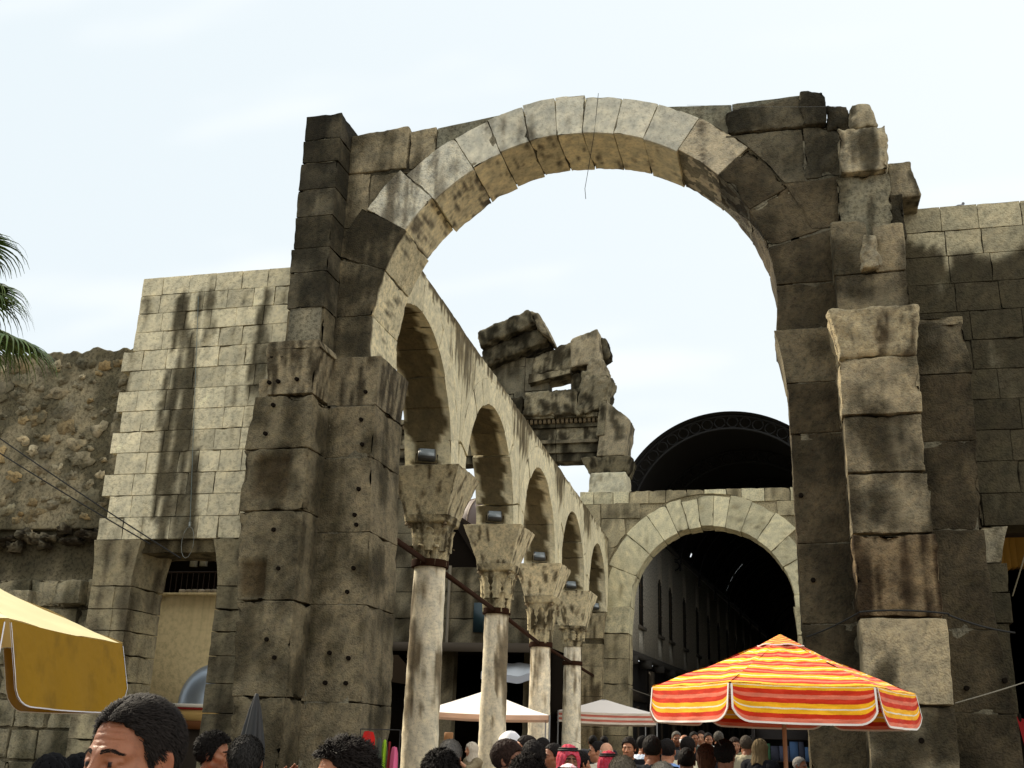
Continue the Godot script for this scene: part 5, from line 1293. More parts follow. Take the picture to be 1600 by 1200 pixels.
	meta(part(self, "cable", hw.done(), plain(Color(0.42, 0.48, 0.48), 0.7)), "thin wire hanging down the pale left wall over the doorway", "wire")
	var lp := Coll.new(); var lpts := []
	for k in 15: lpts.append(Vector3(-9.66 + 0.11 * sin(TAU * k / 14.0), 4.52 + 0.26 * cos(TAU * k / 14.0), -15.8))
	lp.tube(lpts, 0.004, 5); lp.tube([Vector3(-9.68, 4.86, -15.83), Vector3(-9.66, 4.78, -15.8)], 0.02, 5)
	meta(part(self, "cable", lp.done(), plain(Color(0.5, 0.52, 0.5), 0.6)), "loop of wire hanging in the left doorway", "wire")
	cable("cable", Vector3(3.35, 5.2, -15.6), Vector3(2.86, 3.7, -16.2), 0.02, 0.01, plain(Color(0.5, 0.47, 0.38), 0.8), "pale cord hanging in the right doorway", "cord")
	cable("cable", Vector3(-6.9, 3.9, -46.0), Vector3(-1.5, 3.0, -46.0), 0.25, 0.015, plain(Color(0.4, 0.38, 0.34), 0.8), "slack wire strung across the mouth of the market")
	# pigeon on the right wall
	var pg := thing("pigeon", "grey pigeon sitting on top of the right wall", "pigeon", Vector3(2.72, 9.545, -16.1), 0.6)
	pg.scale = Vector3.ONE * 0.75
	var pcoll := pigeon_mesh(); part(pg, "body", pcoll, plain(Color(0.36, 0.37, 0.4), 0.8))
	build_palm()

func pigeon_mesh() -> ArrayMesh:
	var caps := [[Vector3(-0.05, 0.08, 0), Vector3(0.04, 0.1, 0), 0.045, 0.05], [Vector3(0.06, 0.12, 0), Vector3(0.08, 0.18, 0), 0.032, 0.024], [Vector3(0.08, 0.185, 0), Vector3(0.085, 0.187, 0), 0.026, 0.025], [Vector3(0.1, 0.185, 0), Vector3(0.125, 0.178, 0), 0.009, 0.004], [Vector3(-0.08, 0.075, 0), Vector3(-0.17, 0.05, 0), 0.03, 0.014], [Vector3(0, 0.06, 0.02), Vector3(0, 0.0, 0.02), 0.008, 0.007], [Vector3(0, 0.06, -0.02), Vector3(0, 0.0, -0.02), 0.008, 0.007]]
	var f := func(p: Vector3) -> float: return capfield(p, caps, 0.02)
	return snet(f, Vector3(-0.2, -0.01, -0.08), Vector3(0.15, 0.23, 0.08), 0.009)

func build_palm() -> void:
	var t := thing("palm_tree", "fan palm with drooping green leaves reaching in over the rubble wall", "palm tree", Vector3(-11.25, 0, -10.8))
	var top := Vector3(0, 7.0, 0)
	var prof := []
	for k in 61: prof.append([0.26 - 0.07 * k / 60.0 + (0.015 if k % 2 else 0.0), gy(-10.8) + (7.2 - gy(-10.8)) * k / 60.0])
	part(t, "trunk", lathe(prof, 20, sty(Color(0.4, 0.33, 0.25), Color(0.25, 0.2, 0.15)), 0.02), M.rough)
	var gm := vcol(0.55); gm.backlight_enabled = true; gm.backlight = Color(0.12, 0.2, 0.03); gm.cull_mode = BaseMaterial3D.CULL_DISABLED
	# leaves: direction, rise of the stalk, stalk length, blade length
	var ls := [[0.15, 0.5, 1.1, 0.7], [-0.12, -0.4, 1.65, 1.0], [0.35, -0.5, 1.4, 0.95], [-0.7, 0.35, 0.9, 0.8]]
	for k in 14: ls.append([0.7 + TAU * k / 15.0 + rng.randf_range(-0.1, 0.1), rng.randf_range(-0.4, 1.1), rng.randf_range(0.8, 1.1), rng.randf_range(0.8, 1.0)])
	for l in ls:
		var az: float = l[0]
		var out := Vector3(cos(az), 0, sin(az)); var side := Vector3(-sin(az), 0, cos(az))
		var dir := (out * cos(l[1]) + Vector3.UP * sin(l[1])).normalized()
		var hub: Vector3 = top + dir * l[2] - Vector3(0, 0.08, 0)
		var dirb := (out * cos(l[1] * 0.35) + Vector3.UP * sin(l[1] * 0.35)).normalized()
		var c := Coll.new()
		c.tube([top, top + dir * l[2] * 0.5 + Vector3(0, 0.03, 0), hub], 0.022, 5, Color(0.35, 0.42, 0.16), 0.014)
		var n := 44
		for q in n:
			var fa := lerpf(-2.1, 2.1, (q + 0.5) / n) + rng.randf_range(-0.02, 0.02)
			var up := side.cross(dirb).normalized()
			var d0 := (dirb * cos(fa) + side * sin(fa)).normalized()
			var len: float = l[3] * (0.7 + 0.3 * cos(fa * 0.6)) * rng.randf_range(0.88, 1.08)
			var col := Color(0.2, 0.3, 0.1).lerp(Color(0.36, 0.43, 0.16), rng.randf()) * rng.randf_range(0.75, 1.1)
			var p := hub; var d := d0
			var pts := [p]
			for s in 7:
				p += d * len / 7.0
				d = (d + Vector3(0, -1, 0) * (0.04 + 0.075 * s) * (1.0 if s < 4 else 1.7)).normalized()
				pts.append(p)
			var ws := [0.012, 0.026, 0.03, 0.026, 0.017, 0.01, 0.006, 0.002]
			for s in 7:
				var w := (pts[s + 1] - pts[s] as Vector3).cross(up).normalized()
				var a0: Vector3 = pts[s] - w * ws[s]; var a1: Vector3 = pts[s] + w * ws[s]; var b0: Vector3 = pts[s + 1] - w * ws[s + 1]; var b1: Vector3 = pts[s + 1] + w * ws[s + 1]
				var k0: Vector3 = pts[s] + up * ws[s] * 0.45; var k1: Vector3 = pts[s + 1] + up * ws[s + 1] * 0.45
				c.quad(a0, b0, k1, k0, col); c.quad(k0, k1, b1, a1, col)
		part(t, "leaf", c.flat(), gm)

# ------------------------------------------------------------------ signed distance fields and surface nets
func smin(a: float, b: float, k: float) -> float:
	var h := maxf(k - absf(a - b), 0.0) / k
	return minf(a, b) - h * h * k * 0.25

func cap1(p: Vector3, a: Vector3, b: Vector3, ra: float, rb: float) -> float:
	var ba := b - a; var pa := p - a
	var t := clampf(pa.dot(ba) / maxf(ba.length_squared(), 1e-8), 0.0, 1.0)
	return (pa - ba * t).length() - lerpf(ra, rb, t)

func capfield(p: Vector3, caps: Array, k: float) -> float:
	var d := 10.0
	for c in caps:
		var e := cap1(p, c[0], c[1], c[2], c[3])
		if e < d + k: d = smin(d, e, k)
	return d

func ell(p: Vector3, c: Vector3, r: Vector3) -> float:
	var q := (p - c) / r
	var l := q.length()
	return (l - 1.0) * minf(r.x, minf(r.y, r.z)) if l > 0.7 else (l - 1.0) * (r.x + r.y + r.z) / 3.0

func snet(f: Callable, lo: Vector3, hi: Vector3, cell: float, colf = null) -> ArrayMesh:
	var B := 4
	var n := Vector3i(((hi - lo) / cell / B).ceil()) * B
	var sx := n.x + 1; var sy := n.y + 1; var sz := n.z + 1
	var F := PackedFloat32Array(); F.resize(sx * sy * sz); F.fill(1e9)
	var act := PackedByteArray(); act.resize(n.x * n.y * n.z / (B * B * B)); act.fill(0)
	var nbx := n.x / B; var nby := n.y / B; var nbz := n.z / B
	var reach := cell * B * 0.87 * 1.6
	for bz in nbz:
		for by in nby:
			for bx in nbx:
				var c := lo + Vector3(bx + 0.5, by + 0.5, bz + 0.5) * (cell * B)
				if absf(f.call(c)) > reach: continue
				act[(bz * nby + by) * nbx + bx] = 1
				for z in range(bz * B, bz * B + B + 1):
					for y in range(by * B, by * B + B + 1):
						for x in range(bx * B, bx * B + B + 1):
							var i := (z * sy + y) * sx + x
							if F[i] > 1e8: F[i] = f.call(lo + Vector3(x, y, z) * cell)
	var V := PackedVector3Array(); var N := PackedVector3Array(); var C := PackedColorArray(); var I := PackedInt32Array()
	var id := {}
	var E := [[0, 1], [2, 3], [4, 5], [6, 7], [0, 2], [1, 3], [4, 6], [5, 7], [0, 4], [1, 5], [2, 6], [3, 7]]
	for bz in nbz:
		for by in nby:
			for bx in nbx:
				if not act[(bz * nby + by) * nbx + bx]: continue
				for z in range(bz * B, bz * B + B):
					for y in range(by * B, by * B + B):
						for x in range(bx * B, bx * B + B):
							var i := (z * sy + y) * sx + x
							var v := [F[i], F[i + 1], F[i + sx], F[i + sx + 1], F[i + sx * sy], F[i + sx * sy + 1], F[i + sx * sy + sx], F[i + sx * sy + sx + 1]]
							var inside := 0
							for q in 8:
								if v[q] < 0.0: inside += 1
							if inside == 0 or inside == 8: continue
							var s := Vector3.ZERO; var m := 0
							for e in E:
								var a: float = v[e[0]]; var b: float = v[e[1]]
								if (a < 0.0) != (b < 0.0):
									var t := a / (a - b)
									var pa := Vector3(e[0] & 1, (e[0] >> 1) & 1, e[0] >> 2); var pb := Vector3(e[1] & 1, (e[1] >> 1) & 1, e[1] >> 2)
									s += pa.lerp(pb, t); m += 1
							s /= m
							id[i] = V.size()
							var p := lo + (Vector3(x, y, z) + s) * cell
							V.append(p)
							# gradient of the trilinear field
							var g_ := Vector3(
								lerpf(lerpf(v[1] - v[0], v[3] - v[2], s.y), lerpf(v[5] - v[4], v[7] - v[6], s.y), s.z),
								lerpf(lerpf(v[2] - v[0], v[3] - v[1], s.x), lerpf(v[6] - v[4], v[7] - v[5], s.x), s.z),
								lerpf(lerpf(v[4] - v[0], v[5] - v[1], s.x), lerpf(v[6] - v[2], v[7] - v[3], s.x), s.y))
							N.append(g_.normalized())
							C.append(colf.call(p) if colf != null else Color.WHITE)
	for i in id:
		var x: int = i % sx; var y: int = (i / sx) % sy; var z: int = i / (sx * sy)
		var ins := F[i] < 0.0
		for ax in 3:
			var st: int = [1, sx, sx * sy][ax]
			if [x, y, z][ax] + 1 > [sx, sy, sz][ax] - 1: continue
			if (F[i + st] < 0.0) == ins: continue
			var b: int = [sx, sx * sy, 1][ax]; var c: int = [sx * sy, 1, sx][ax]
			if not (id.has(i - b) and id.has(i - c) and id.has(i - b - c)): continue
			var q := [id[i], id[i - b], id[i - b - c], id[i - c]]
			if ins: I.append_array([q[0], q[2], q[1], q[0], q[3], q[2]])
			else: I.append_array([q[0], q[1], q[2], q[0], q[2], q[3]])
	return am(V, N, C, I)

func joined_mesh(parts: Array) -> ArrayMesh:     # [mesh, transform] joined into one surface, vertex colours kept
	var V := PackedVector3Array(); var N := PackedVector3Array(); var C := PackedColorArray(); var I := PackedInt32Array()
	for p in parts:
		var a: Array = p[0].surface_get_arrays(0); var xf: Transform3D = p[1]
		var base := V.size()
		for k in a[Mesh.ARRAY_VERTEX].size():
			V.append(xf * a[Mesh.ARRAY_VERTEX][k]); N.append((xf.basis * a[Mesh.ARRAY_NORMAL][k]).normalized()); C.append(a[Mesh.ARRAY_COLOR][k])
		var flip := xf.basis.determinant() < 0.0
		var idx: PackedInt32Array = a[Mesh.ARRAY_INDEX]
		for k in range(0, idx.size(), 3):
			I.append(idx[k] + base); I.append(idx[k + (2 if flip else 1)] + base); I.append(idx[k + (1 if flip else 2)] + base)
	return am(V, N, C, I)

# ------------------------------------------------------------------ heads, hair, bodies. A head's origin lies between its ears, the face looks along +z.
func head_sdf(p: Vector3) -> float:
	var ax := Vector3(absf(p.x), p.y, p.z)
	var d := ell(p, Vector3(0, 0.035, -0.016), Vector3(0.075, 0.086, 0.097))
	d = smin(d, ell(p, Vector3(0, -0.035, 0.026), Vector3(0.06, 0.085, 0.064)), 0.03)
	d = smin(d, cap1(ax, Vector3(0.052, -0.07, 0.0), Vector3(0.012, -0.102, 0.064), 0.016, 0.017), 0.03)       # jaw
	d = smin(d, cap1(ax, Vector3(0.012, 0.016, 0.081), Vector3(0.046, 0.014, 0.062), 0.0105, 0.009), 0.016)    # brow
	d = smin(d, cap1(ax, Vector3(0.043, -0.028, 0.06), Vector3(0.058, -0.02, 0.035), 0.013, 0.011), 0.025)     # cheekbone
	var s := cap1(ax, Vector3(0.03, -0.003, 0.094), Vector3(0.036, -0.004, 0.092), 0.014, 0.013)               # socket
	d = -smin(-d, s, 0.014)
	d = minf(d, cap1(ax, Vector3(0.0315, -0.004, 0.0735), Vector3(0.0316, -0.004, 0.0735), 0.0125, 0.0125))     # eyeball
	d = smin(d, cap1(ax, Vector3(0.018, 0.0045, 0.0815), Vector3(0.046, 0.0015, 0.072), 0.005, 0.0045), 0.006) # upper lid
	d = smin(d, cap1(ax, Vector3(0.02, -0.013, 0.081), Vector3(0.045, -0.011, 0.071), 0.004, 0.004), 0.006)    # lower lid
	d = smin(d, cap1(p, Vector3(0, 0.008, 0.086), Vector3(0, -0.036, 0.112), 0.0085, 0.0115), 0.014)           # nose
	d = smin(d, cap1(ax, Vector3(0.012, -0.042, 0.097), Vector3(0.013, -0.041, 0.092), 0.0085, 0.008), 0.01)
	d = smin(d, cap1(ax, Vector3(0.0, -0.068, 0.091), Vector3(0.02, -0.071, 0.081), 0.0065, 0.0045), 0.01)     # lips
	d = smin(d, cap1(ax, Vector3(0.0, -0.079, 0.088), Vector3(0.017, -0.077, 0.081), 0.0068, 0.0045), 0.009)
	d = -smin(-d, cap1(ax, Vector3(0.0, -0.0735, 0.099), Vector3(0.022, -0.0735, 0.086), 0.0022, 0.0018), 0.004)
	if p.z > 0.05 and p.y > 0.03 and p.y < 0.075:
		d += 0.0011 * maxf(0.0, sin(p.y * 470.0 + 4.0 * absf(p.x) * 9.0)) * (1.0 - smoothstep(0.03, 0.05, ax.x))     # lines of the forehead
	# ears: a shell with a hollow
	var e := ax - Vector3(0.079, -0.004, -0.014)
	var er := Vector3(e.x * 0.93 + e.z * 0.36, e.y + e.z * 0.15, e.z * 0.93 - e.x * 0.36)
	var ear := ell(er, Vector3.ZERO, Vector3(0.009, 0.033, 0.02))
	ear = -smin(-ear, ell(er, Vector3(0.009, 0.004, 0.003), Vector3(0.007, 0.02, 0.011)), 0.006)
	d = smin(d, ear, 0.007)
	d = smin(d, cap1(p, Vector3(0, -0.07, -0.022), Vector3(0, -0.2, -0.035), 0.055, 0.058), 0.03)              # neck
	return d

func skin_col(p: Vector3) -> Color:
	var ax := Vector3(absf(p.x), p.y, p.z)
	var c := Color(1, 1, 1)
	var f := 1.0 + 0.07 * n1.get_noise_3dv(p * 40.0) + 0.05 * n1.get_noise_3dv(p * 160.0)
	c = Color(f, f * 0.99, f * 0.98)
	c = c.lerp(Color(0.9, 0.62, 0.55), 0.5 * (1.0 - smoothstep(0.004, 0.012, cap1(ax, Vector3(0.0, -0.0735, 0.094), Vector3(0.02, -0.0735, 0.084), 0.004, 0.003))))
	c = c.lerp(Color(0.96, 0.8, 0.74), 0.35 * smoothstep(0.07, 0.08, ax.x) + 0.3 * (1.0 - smoothstep(0.0, 0.03, (p - Vector3(0, -0.038, 0.112)).length())))
	# shaven beard
	c = c.lerp(Color(0.68, 0.63, 0.6), 0.55 * smoothstep(-0.045, -0.065, p.y) * smoothstep(-0.01, 0.02, p.z) * smoothstep(-0.14, -0.11, p.y))
	var eye := (ax - Vector3(0.0315, -0.004, 0.0735)).length()
	if p.z > 0.06 and eye < 0.0136:
		var iris := Vector2(ax.x - 0.0315, p.y + 0.004).length()
		c = Color(1.05, 1.12, 1.2) if iris > 0.0056 else (Color(0.16, 0.1, 0.06) if iris > 0.0026 else Color(0.04, 0.03, 0.03))
	return c

func hairline(z: float) -> float:       # lowest height of the hair at this depth
	if z > 0.035: return lerpf(0.045, 0.078, smoothstep(0.035, 0.07, z))
	if z > 0.0: return lerpf(-0.025, 0.045, smoothstep(0.012, 0.04, z))
	return lerpf(-0.025, -0.085, smoothstep(-0.02, -0.08, z))

func hair_mesh(cell: float, thick: float, wave: float, seed_: float, low := 0.0) -> ArrayMesh:
	var f := func(p: Vector3) -> float:
		var d := ell(p, Vector3(0, 0.038, -0.017), Vector3(0.075 + thick, 0.086 + thick * 1.25, 0.098 + thick))
		d -= wave * n1.get_noise_3d(p.x * 46.0 + seed_, p.y * 30.0, p.z * 46.0) + wave * 0.6 * n1.get_noise_3d(p.x * 110.0 + seed_, p.y * 70.0, p.z * 110.0)
		return maxf(d, (hairline(p.z + 0.006 * n1.get_noise_3d(p.x * 70.0, p.y * 40.0, seed_)) - low - p.y) * 0.75)
	var cf := func(p: Vector3) -> Color:
		var v := 1.0 + 0.5 * n1.get_noise_3d(p.x * 180.0, p.y * 60.0, p.z * 120.0 + seed_)
		return Color(v, v, v)
	return snet(f, Vector3(-0.11, -0.11, -0.14), Vector3(0.11, 0.16, 0.12), cell, cf)

func brow_mesh() -> ArrayMesh:
	var c := Coll.new()
	for s in [-1.0, 1.0]:
		for k in 260:
			var u := rng.randf()
			var p := Vector3((0.011 + 0.041 * u) * s, 0.018 + 0.005 * sin(PI * minf(u * 1.2, 1.0)) - 0.003 * u + rng.randf_range(-0.0042, 0.0042) * (1.0 - 0.55 * u), 0.0)
			# find the skin in front of this point
			var z := 0.11
			for q in 40:
				var d := head_sdf(Vector3(p.x, p.y, z))
				if d < 0.0004: break
				z -= maxf(d * 0.7, 0.0004)
			p.z = z
			var dir := Vector3(0.8 * s, rng.randf_range(-0.1, 0.45) * (1.0 - u), -0.45).normalized()
			var e := p + dir * rng.randf_range(0.005, 0.009) + Vector3(0, 0, 0.0012)
			var w := Vector3(0, 0.0005, 0)
			var v := rng.randf_range(0.6, 1.2)
			c.tri(p - w, e, p + w, Color(v, v, v))
	return c.flat()

func strand_mesh(count: int, length: float, wid: float, lift: float, grow := 0.0, wild := 0.5) -> ArrayMesh:   # short hairs combed back over the scalp
	var c := Coll.new()
	var n := 0
	while n < count:
		var d := Vector3(rng.randfn(), rng.randfn(), rng.randfn()).normalized()
		var R := Vector3(0.08 + grow, 0.092 + grow, 0.103 + grow)
		var q := Vector3(0, 0.038, -0.017) + d * R
		if q.y < hairline(q.z + 0.004 * rng.randfn()) - 0.003: continue
		n += 1
		var nm := (d / R).normalized()
		var flow := Vector3(0.25 * signf(q.x) + 0.7 * wild * n1.get_noise_3dv(q * 28.0), -0.25 - 0.7 * (1.0 - clampf(q.y * 9.0, 0, 1)), -0.75 + wild * n1.get_noise_3dv(q * 22.0 + Vector3(5, 5, 5)))
		flow = (flow - nm * flow.dot(nm)).normalized()
		flow = (flow + nm * rng.randf_range(0.1, 0.3 + 0.3 * wild)).normalized()
		var L := length * rng.randf_range(0.5, 1.15)
		var sd := flow.cross(nm).normalized() * wid
		var v := rng.randf_range(0.6, 1.5)
		var col := Color(v, v, v)
		var p0 := q - nm * 0.003; var p1 := q + flow * L * 0.4 + nm * lift * 0.5; var p2 := q + flow * L * 0.75 + nm * lift * rng.randf_range(0.2, 0.8); var p3 := q + flow * L + nm * lift * rng.randf_range(-0.3, 0.7)
		c.quad(p0 - sd, p1 - sd, p1 + sd, p0 + sd, col); c.quad(p1 - sd, p2 - sd * 0.8, p2 + sd * 0.8, p1 + sd, col); c.tri(p2 - sd * 0.8, p3, p2 + sd * 0.8, col)
	return c.flat()

func scarf_mesh(cell: float, open: float, seed_: float) -> ArrayMesh:    # head cloth falling to the shoulders, face left open
	var f := func(p: Vector3) -> float:
		var d := ell(p, Vector3(0, 0.03, -0.015), Vector3(0.092, 0.104, 0.115))
		d = smin(d, cap1(p, Vector3(0, -0.04, -0.02), Vector3(0, -0.2, -0.03), 0.09, 0.125), 0.06)
		d -= 0.006 * n1.get_noise_3d(p.x * 30.0 + seed_, p.y * 9.0, p.z * 30.0)
		var inner := smin(ell(p, Vector3(0, 0.03, -0.016), Vector3(0.079, 0.091, 0.1)), cap1(p, Vector3(0, -0.05, 0.0), Vector3(0, -0.2, -0.03), 0.07, 0.085), 0.03)
		d = maxf(d, -inner)
		var face := ell(p, Vector3(0, -0.03, 0.12), Vector3(open, 0.085, 0.1))
		return maxf(maxf(d, -face), -0.185 - p.y + 0.02 * sin(p.x * 40.0 + p.z * 30.0))
	var cf := func(p: Vector3) -> Color:
		var a := atan2(p.x, p.z)
		var chk := 1.0 if fposmod(a * 9.0 + p.y * 40.0, 1.0) < 0.5 or fposmod(a * 9.0 - p.y * 40.0, 1.0) < 0.45 else 0.62
		return Color(1, chk, chk)
	return snet(f, Vector3(-0.15, -0.21, -0.17), Vector3(0.15, 0.16, 0.15), cell, cf)

func pose_joints(kind: int) -> Dictionary:
	var j := {}
	for s in [-1.0, 1.0]:
		var k := "l" if s < 0 else "r"
		var sw: float = (0.16 * s if kind == 1 else 0.0)
		j["hip" + k] = Vector3(0.095 * s, 0.93, 0); j["knee" + k] = Vector3(0.1 * s, 0.5, 0.03 + sw * 0.7); j["ank" + k] = Vector3(0.1 * s, 0.09, -0.02 + sw * 1.2)
		j["toe" + k] = Vector3(0.12 * s, 0.035, 0.13 + sw * 1.2)
		j["sho" + k] = Vector3(0.185 * s, 1.42, -0.02)
		if kind == 2 and s > 0:
			j["elb" + k] = Vector3(0.27, 1.3, 0.2); j["wri" + k] = Vector3(0.22, 1.46, 0.42)
		else:
			j["elb" + k] = Vector3(0.245 * s, 1.13, -0.03 - sw * 0.5); j["wri" + k] = Vector3(0.25 * s, 0.88, 0.07 - sw)
	return j

func body_caps(j: Dictionary) -> Array:
	var c := [[Vector3(0, 1.52, -0.015), Vector3(0, 1.44, -0.025), 0.056, 0.062], [Vector3(0, 1.32, -0.01), Vector3(0, 1.1, 0.0), 0.12, 0.11], [Vector3(-0.08, 1.33, -0.01), Vector3(0.08, 1.33, -0.01), 0.105, 0.105], [Vector3(-0.06, 0.97, 0), Vector3(0.06, 0.97, 0), 0.115, 0.115], [Vector3(0, 1.15, 0), Vector3(0, 0.98, 0), 0.115, 0.12]]
	for k in ["l", "r"]:
		c.append([Vector3(0, 1.43, -0.02), j["sho" + k], 0.06, 0.056])
		c.append([j["sho" + k], j["elb" + k], 0.052, 0.038]); c.append([j["elb" + k], j["wri" + k], 0.037, 0.026])
		c.append([j["hip" + k], j["knee" + k], 0.082, 0.055]); c.append([j["knee" + k], j["ank" + k], 0.054, 0.038]); c.append([j["ank" + k] + Vector3(0, -0.03, -0.03), j["toe" + k], 0.038, 0.03])
	return c

func hand_mesh() -> ArrayMesh:      # right hand, hanging down along -y, palm towards -x, thumb forward
	var caps := [[Vector3(0, 0, 0), Vector3(0, -0.085, 0), 0.026, 0.028], [Vector3(0, -0.03, 0.018), Vector3(0, -0.085, 0.026), 0.018, 0.014], [Vector3(0, -0.03, -0.016), Vector3(0, -0.08, -0.026), 0.017, 0.013]]
	var fl := [0.075, 0.083, 0.077, 0.062]
	for q in 4:
		var z := 0.03 - 0.02 * q
		var a := Vector3(0, -0.09, z); var b := a + Vector3(-0.008, -fl[q] * 0.5, 0.002 - 0.001 * q); var c := b + Vector3(-0.02, -fl[q] * 0.3, 0); var d := c + Vector3(-0.02, -fl[q] * 0.18, 0)
		caps.append([a, b, 0.0092, 0.0086]); caps.append([b, c, 0.0086, 0.008]); caps.append([c, d, 0.008, 0.0068])
	caps.append([Vector3(-0.004, -0.025, 0.022), Vector3(-0.014, -0.06, 0.05), 0.014, 0.011]); caps.append([Vector3(-0.014, -0.06, 0.05), Vector3(-0.02, -0.09, 0.058), 0.0105, 0.008])
	var f := func(p: Vector3) -> float:
		var w := Vector3(p.x * 1.7, p.y, p.z) if p.y > -0.09 else p
		return capfield(w, caps, 0.006) * 0.8
	return snet(f, Vector3(-0.075, -0.2, -0.055), Vector3(0.04, 0.04, 0.08), 0.0055)

var P := {}      # people's shared meshes

func make_people_meshes() -> void:
	var hands := hand_mesh()
	var hd := snet(head_sdf, Vector3(-0.1, -0.2, -0.125), Vector3(0.1, 0.13, 0.135), 0.0062, skin_col)
	P.head_fine = snet(head_sdf, Vector3(-0.1, -0.2, -0.125), Vector3(0.1, 0.13, 0.135), 0.0034, skin_col)
	var hx := Transform3D(Basis(), Vector3(0, 1.625, 0.02))
	for kind in 3:
		var j := pose_joints(kind); var caps := body_caps(j)
		var f := func(p: Vector3) -> float: return capfield(p, caps, 0.05)
		var b := snet(f, Vector3(-0.36, -0.02, -0.3), Vector3(0.36, 1.56, 0.5), 0.018)
		var pr := [[b, Transform3D()]]
		for k in ["l", "r"]:
			var d: Vector3 = (j["wri" + k] - j["elb" + k]).normalized()
			var yb := -d; var xb := Vector3(1, 0, 0); var zb := xb.cross(yb).normalized(); xb = yb.cross(zb)
			var hb := Basis(xb if k == "r" else -xb, yb, zb)
			pr.append([hands, Transform3D(hb, j["wri" + k] + d * 0.005)])
		P["body%d" % kind] = joined_mesh(pr + [[hd, hx]])
		if kind == 0: P.body_fine = joined_mesh(pr + [[P.head_fine, hx]])
		# clothes
		var tc := [[Vector3(0, 1.455, -0.025), Vector3(0, 1.4, -0.025), 0.075, 0.085], [Vector3(-0.09, 1.33, -0.01), Vector3(0.09, 1.33, -0.01), 0.125, 0.125], [Vector3(0, 1.3, 0.0), Vector3(0, 0.98, 0.0), 0.15, 0.145], [Vector3(-0.06, 0.93, 0), Vector3(0.06, 0.93, 0), 0.135, 0.135]]
		for k in ["l", "r"]:
			tc.append([Vector3(0, 1.43, -0.02), j["sho" + k], 0.075, 0.07]); tc.append([j["sho" + k], j["elb" + k], 0.07, 0.056]); tc.append([j["elb" + k], j["wri" + k].lerp(j["elb" + k], 0.12 if kind != 2 else 0.75), 0.055, 0.044])
		var tf := func(p: Vector3) -> float:
			var d := capfield(p, tc, 0.05) - 0.007 * n1.get_noise_3d(p.x * 14.0, p.y * 9.0, p.z * 14.0) - 0.004 * n1.get_noise_3d(p.x * 34.0, p.y * 20.0, p.z * 34.0 + kind)
			return maxf(maxf(d, 0.86 - p.y), -(cap1(p, Vector3(0, 1.6, 0.01), Vector3(0, 1.475, -0.015), 0.075, 0.062)))
		P["shirt%d" % kind] = snet(tf, Vector3(-0.4, 0.8, -0.3), Vector3(0.4, 1.56, 0.5), 0.0145)
		var lc := [[Vector3(-0.06, 0.95, 0), Vector3(0.06, 0.95, 0), 0.128, 0.128]]
		for k in ["l", "r"]:
			lc.append([j["hip" + k], j["knee" + k], 0.098, 0.076]); lc.append([j["knee" + k], j["ank" + k] + Vector3(0, -0.02, 0), 0.075, 0.066])
		var lf := func(p: Vector3) -> float: return maxf(capfield(p, lc, 0.03), p.y - 1.02)
		P["trousers%d" % kind] = snet(lf, Vector3(-0.28, -0.02, -0.34), Vector3(0.28, 1.05, 0.34), 0.022)
		var sc := []
		for k in ["l", "r"]: sc.append([j["ank" + k] + Vector3(0, -0.045, -0.03), j["toe" + k] + Vector3(0, 0.0, 0.02), 0.048, 0.04])
		var sf := func(p: Vector3) -> float: return maxf(capfield(p, sc, 0.01), -p.y)
		P["shoes%d" % kind] = snet(sf, Vector3(-0.2, -0.02, -0.34), Vector3(0.2, 0.14, 0.42), 0.018)
	P.hair_short = hair_mesh(0.0075, 0.009, 0.003, 1.0)
	P.hair_full = hair_mesh(0.0075, 0.016, 0.005, 5.0, 0.012)
	P.hair_curly = hair_mesh(0.0065, 0.013, 0.006, 9.0, 0.006)
	P.hair_fine = hair_mesh(0.0036, 0.006, 0.004, 3.0)
	P.strands_fine = strand_mesh(14000, 0.017, 0.0008, 0.004)
	P.strands = strand_mesh(3600, 0.022, 0.0014, 0.007, 0.004)
	P.strands_curly = strand_mesh(4200, 0.026, 0.0014, 0.016, 0.01, 1.6)
	P.brow_fine = brow_mesh()
	P.scarf = scarf_mesh(0.009, 0.06, 2.0)
	var lf2 := func(p: Vector3) -> float:
		var d := ell(p, Vector3(0, 0.036, -0.02), Vector3(0.09, 0.1, 0.112))
		d = smin(d, cap1(p, Vector3(0, -0.02, -0.06), Vector3(0, -0.22, -0.075), 0.075, 0.06), 0.05)
		d -= 0.008 * n1.get_noise_3d(p.x * 60.0, p.y * 10.0, p.z * 60.0)
		return maxf(d, -ell(p, Vector3(0, -0.04, 0.12), Vector3(0.062, 0.1, 0.11)))
	var lcol := func(p: Vector3) -> Color:
		var v := 1.0 + 0.4 * n1.get_noise_3d(p.x * 150.0, p.y * 25.0, p.z * 150.0)
		return Color(v, v, v)
	P.hair_long = snet(lf2, Vector3(-0.12, -0.3, -0.18), Vector3(0.12, 0.16, 0.12), 0.009, lcol)
	var bf := func(p: Vector3) -> float:
		var d := ell(p, Vector3(0, 0.038, -0.017), Vector3(0.08, 0.09, 0.103))
		return maxf(maxf(d, (hairline(p.z) - p.y) * 0.75), p.y - 0.035 - 0.02 * smoothstep(0.0, -0.1, p.z))
	P.hair_fringe = snet(bf, Vector3(-0.1, -0.11, -0.14), Vector3(0.1, 0.12, 0.1), 0.0075)
	var ring := Coll.new()
	for s in 2:
		var pts := []
		for k in 33: pts.append(Vector3(cos(TAU * k / 32) * (0.083 - 0.008 * s), 0.085 + 0.016 * s, -0.018 + sin(TAU * k / 32) * (0.105 - 0.008 * s)))
		ring.tube(pts, 0.0085, 6)
	P.band = ring.done()
